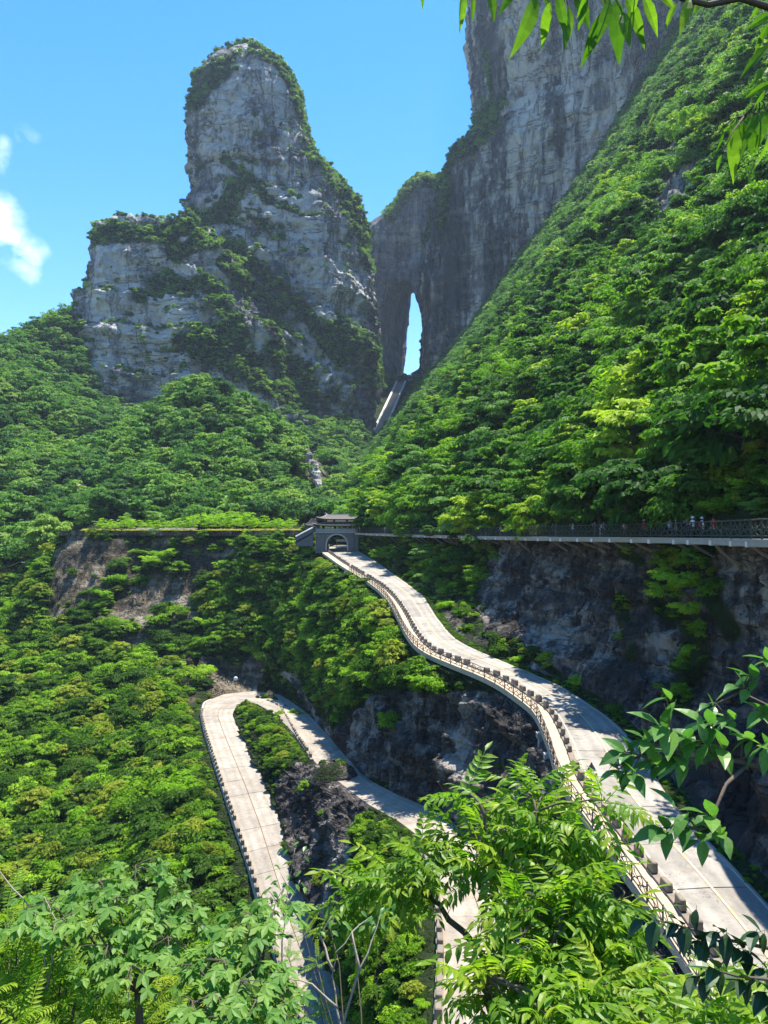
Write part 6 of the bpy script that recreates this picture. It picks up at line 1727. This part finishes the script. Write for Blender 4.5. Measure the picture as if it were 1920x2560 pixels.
# 4. branch with broad leaves reaching in from the right
tb = P(2350, 2900, 2.6)
T4 = Tree('broad_leaved_tree', 'broad-leaved tree reaching in from the right with glossy green leaves', tb, bark=M['bark'])
f4 = Vector(P(2120, 1985, 2.6)); T4.limb(curve_pts(tb, f4, 0, 5, .02, rf), .05, .035, 'trunk')
main = [f4, P(1920, 1925, 2.6), P(1850, 1905, 2.6), P(1780, 1895, 2.58), P(1690, 1900, 2.55), P(1600, 1890, 2.5), P(1540, 1915, 2.5)]
T4.limb(main, .012, .003)
T4.limb([f4, P(2010, 1830, 2.7), P(1930, 1770, 2.75), P(1850, 1730, 2.75), P(1790, 1760, 2.7)], .010, .003)
T4.limb([P(1865, 1915, 2.6), P(1815, 1960, 2.5), P(1790, 2020, 2.45), P(1785, 2065, 2.42), P(1745, 2075, 2.4), P(1700, 2070, 2.4)], .007, .002)
T4.limb([P(1690, 1900, 2.55), P(1680, 1830, 2.5), P(1660, 1760, 2.5)], .005, .002, 'twig')
C4 = [(1560, 1880, 2.5, 6), (1610, 1850, 2.5, 6), (1650, 1815, 2.5, 5), (1665, 1745, 2.5, 3), (1700, 1840, 2.55, 5), (1755, 1805, 2.6, 6), (1815, 1795, 2.7, 6), (1860, 1845, 2.6, 5), (1795, 1870, 2.6, 6), (1690, 1890, 2.55, 6), (1625, 1905, 2.5, 6), (1545, 1925, 2.5, 6),
      (1905, 1780, 2.7, 6), (1870, 1690, 2.75, 5), (1915, 1650, 2.75, 5), (1845, 1715, 2.75, 4), (1900, 1860, 2.6, 5), (1740, 1850, 2.55, 5), (1580, 1935, 2.45, 4), (1770, 1760, 2.65, 4),
      (1700, 2060, 2.4, 5), (1650, 2070, 2.4, 4), (1770, 2040, 2.42, 5), (1795, 2085, 2.42, 5), (1745, 2100, 2.4, 3), (1690, 2020, 2.4, 2)]
allp = [Vector(P(*q)) if len(q) == 3 else Vector(q) for q in [(1920, 1925, 2.6), (1850, 1905, 2.6), (1780, 1895, 2.58), (1690, 1900, 2.55), (1600, 1890, 2.5), (1930, 1770, 2.75), (1850, 1730, 2.75), (1790, 1760, 2.7), (1785, 2065, 2.42), (1745, 2075, 2.4), (1680, 1830, 2.5)]]
for i, (u, v, d, n) in enumerate(C4):
    c = Vector(P(u, v, d)); near = min(allp, key=lambda q: (q - c).length)
    if (near - c).length > .01: T4.limb(curve_pts(near, c, .06, 3, .02, rf), .0035, .0015, 'twig')
    cluster(T4, c, Vector((-.6, rf.uniform(-.4, .3), .25)), ovat, n, .092 * rf.uniform(.75, 1.25), 1400 + i, 'leaf', 1.0, .08, toward=(-.15, -.35, 0), upmix=.4)
T4.finish(300)
# 5. shaded branch in the lower right, its shade put into the leaf colour
tb = P(2300, 3100, 2.2)
T5 = Tree('shade_toned_tree', 'shaded branch at the lower right edge, its leaves painted dark green', tb)
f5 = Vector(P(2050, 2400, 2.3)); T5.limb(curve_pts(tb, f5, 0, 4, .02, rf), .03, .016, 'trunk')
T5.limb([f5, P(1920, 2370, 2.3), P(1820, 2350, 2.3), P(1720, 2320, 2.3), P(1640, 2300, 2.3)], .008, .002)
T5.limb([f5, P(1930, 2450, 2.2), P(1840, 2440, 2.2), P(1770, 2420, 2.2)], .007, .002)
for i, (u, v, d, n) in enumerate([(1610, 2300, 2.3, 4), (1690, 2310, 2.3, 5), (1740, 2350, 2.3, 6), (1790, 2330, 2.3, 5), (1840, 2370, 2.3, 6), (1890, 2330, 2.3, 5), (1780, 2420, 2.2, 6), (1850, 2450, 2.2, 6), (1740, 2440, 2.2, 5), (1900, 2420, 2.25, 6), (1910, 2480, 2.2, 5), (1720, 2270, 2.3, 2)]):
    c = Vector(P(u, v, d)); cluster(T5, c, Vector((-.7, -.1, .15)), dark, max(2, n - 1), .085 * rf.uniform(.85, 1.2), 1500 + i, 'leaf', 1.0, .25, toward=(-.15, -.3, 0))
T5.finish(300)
# 6. branch hanging into the top right
tb = P(2700, 1000, 2.3)
T6 = Tree('overhanging_tree', 'overhanging branch with long drooping leaves along the top right', tb)
f6 = Vector(P(2300, 100, 2.3)); T6.limb(curve_pts(tb, f6, 0, 4, .02, rf), .04, .02, 'trunk')
T6.limb([f6, P(2050, 60, 2.2), P(1850, -5, 2.15), P(1770, 12, 2.1), P(1700, -5, 2.1), P(1500, -60, 2.05), P(1300, -60, 2.0), P(1170, -50, 2.0)], .012, .003)
T6.limb([f6, P(2080, 160, 2.3), P(1960, 200, 2.3), P(1900, 250, 2.3), P(1860, 290, 2.3)], .007, .002)
lance = [ovate_leaf(790 + i, M['lf_top'], .24 + .03 * (i % 3)) for i in range(5)]
TOPL = [(1158, -25, 1160, 68), (1180, -20, 1189, 55), (1222, -25, 1241, 42), (1343, -15, 1306, 123), (1373, 5, 1355, 117), (1392, -20, 1417, 82), (1420, 15, 1436, 82), (1441, -20, 1472, 56), (1515, 20, 1460, 154), (1540, -5, 1546, 148), (1564, -10, 1621, 110),
        (1607, -15, 1652, 82), (1693, 5, 1656, 74), (1724, -5, 1706, 62), (1417, 50, 1417, 114), (1480, -30, 1440, 40), (1500, -25, 1530, 30), (1060, -30, 1052, 22), (1290, -40, 1262, 20), (1525, 0, 1500, 92), (1350, -30, 1392, 36), (1590, -30, 1585, 45), (1640, -30, 1690, 20), (1760, -25, 1745, 20), (1555, 30, 1575, 100), (1470, 0, 1440, 75), (1330, -40, 1345, 15)]
RIGL = [(1930, 32, 1872, 66), (1930, 50, 1884, 124), (1935, 105, 1847, 178), (1925, 165, 1880, 200), (1930, 205, 1870, 236), (1915, 225, 1890, 266), (1808, 318, 1801, 382), (1822, 316, 1836, 369), (1841, 305, 1829, 437), (1860, 298, 1870, 394), (1884, 288, 1878, 381), (1898, 282, 1912, 345),
        (1805, 385, 1786, 432), (1915, 275, 1900, 370), (1850, 300, 1905, 330), (1870, 292, 1845, 360), (1935, 290, 1915, 420), (1825, 312, 1800, 340), (1900, 10, 1880, 45), (1895, 285, 1862, 352)]
for i, (u0_, v0_, u1_, v1_) in enumerate(TOPL + RIGL):
    r = random.Random(1600 + i); d0 = (2.05 if i < len(TOPL) else 2.3) + r.uniform(-.1, .1); d1 = d0 + r.uniform(-.05, .05)
    a, b = Vector(P(u0_, v0_, d0)), Vector(P(u1_, v1_, d1))
    T6.leaf(lance[i % 5], a, b - a, Vector((r.uniform(-.7, .7), -1, r.uniform(.1, .6))), (b - a).length, 'leaf')
    src_ = [Vector(P(*q)) for q in ([(1850, -5, 2.15), (1770, 12, 2.1), (1700, -5, 2.1), (1600, -32, 2.08), (1500, -60, 2.05), (1400, -60, 2.02), (1300, -60, 2.0), (1170, -50, 2.0), (1060, -60, 2.0)] if i < len(TOPL) else [(2050, 60, 2.2), (1960, 200, 2.3), (1900, 250, 2.3), (1860, 290, 2.3), (1940, 120, 2.25)])]
    nr_ = min(src_, key=lambda q: (q - a).length)
    T6.limb([nr_, nr_.lerp(a, .5) + Vector((0, 0, .01)), a], .0022, .0012, 'twig')
T6.limb([P(1170, -50, 2.0), P(1060, -60, 2.0), P(980, -70, 2.0)], .003, .0015)
T6.finish(300)
# 7. bare pale twigs at the bottom centre and left
def bare(label, base, lines, seed, r0=.012):
    r = random.Random(seed); T = Tree('bare_shrub', label, base, 'shrub', bark=M['bark_pale'])
    for ln in lines:
        pts = [Vector(P(*q)) for q in ln]; fine = []
        for a, b in zip(pts[:-1], pts[1:]): fine += curve_pts(a, b, 0, 3, .035, r)[:-1]
        T.limb(fine + [pts[-1]], r0 * ln[0][2] / 6, .0015 * ln[0][2] / 4, 'branch')
    for q in range(26):
        ln = r.choice(lines); p = Vector(P(*ln[-1])) + Vector((r.uniform(-.1, .1), r.uniform(-.1, .1), r.uniform(-.12, .05)))
        T.leaf(r.choice(ovat), p, (r.uniform(-1, 1), r.uniform(-1, .2), -.2), (r.uniform(-.3, .3), -.3, 1), .06, 'leaf')
    T.finish()
bare('nearly bare shrub with pale forked twigs at the bottom centre', P(850, 2900, 5.0), [[(850, 2900, 5), (850, 2560, 5), (830, 2440, 5.1), (840, 2380, 5.1), (900, 2310, 5.2)], [(855, 2580, 5), (890, 2450, 5), (930, 2350, 5.1), (955, 2270, 5.2)], [(900, 2430, 5), (880, 2330, 5.1), (930, 2290, 5.2)], [(845, 2520, 5), (780, 2460, 5), (700, 2440, 5.1)],
     [(850, 2650, 5), (740, 2530, 4.9), (690, 2440, 5)], [(835, 2430, 5.1), (800, 2340, 5.2), (830, 2290, 5.2)]], 31)
bare('thin sapling with few leaves in front of the lower road', P(700, 2900, 5.5), [[(700, 2900, 5.5), (705, 2400, 5.5), (715, 2270, 5.6), (728, 2180, 5.7), (738, 2120, 5.7)], [(712, 2300, 5.6), (690, 2230, 5.6)], [(715, 2270, 5.6), (750, 2200, 5.7)], [(722, 2220, 5.6), (700, 2180, 5.7)]], 32, .009)
bare('bare grey stick leaning in at the left edge', P(-60, 2900, 4.2), [[(-60, 2900, 4.2), (120, 2460, 4.2), (90, 2290, 4.3), (0, 2180, 4.4), (-60, 2130, 4.4)], [(120, 2460, 4.2), (140, 2300, 4.3), (110, 2240, 4.4)]], 33, .010)
# ------------------------------------------------------------------ haze
HAZE_DENSITY = 0.00009
t = NT('haze_air')
pv = t.n('ShaderNodeVolumePrincipled')
pv.inputs['Color'].default_value = (0.62, 0.80, 1.0, 1); pv.inputs['Density'].default_value = HAZE_DENSITY; pv.inputs['Anisotropy'].default_value = 0.2
t.t.links.new(pv.outputs[0], t.out.inputs['Volume'])
x0, x1, y0, y1, z0, z1 = -4100, 4100, -1600, 6100, -96.5, 575
hz = MB().box(((x0 + x1) / 2, (y0 + y1) / 2, (z0 + z1) / 2), (x1 - x0, y1 - y0, z1 - z0)).build('haze', t.m)
tag(hz, 'thin blue haze in the air over the valley', 'haze', kind='stuff')
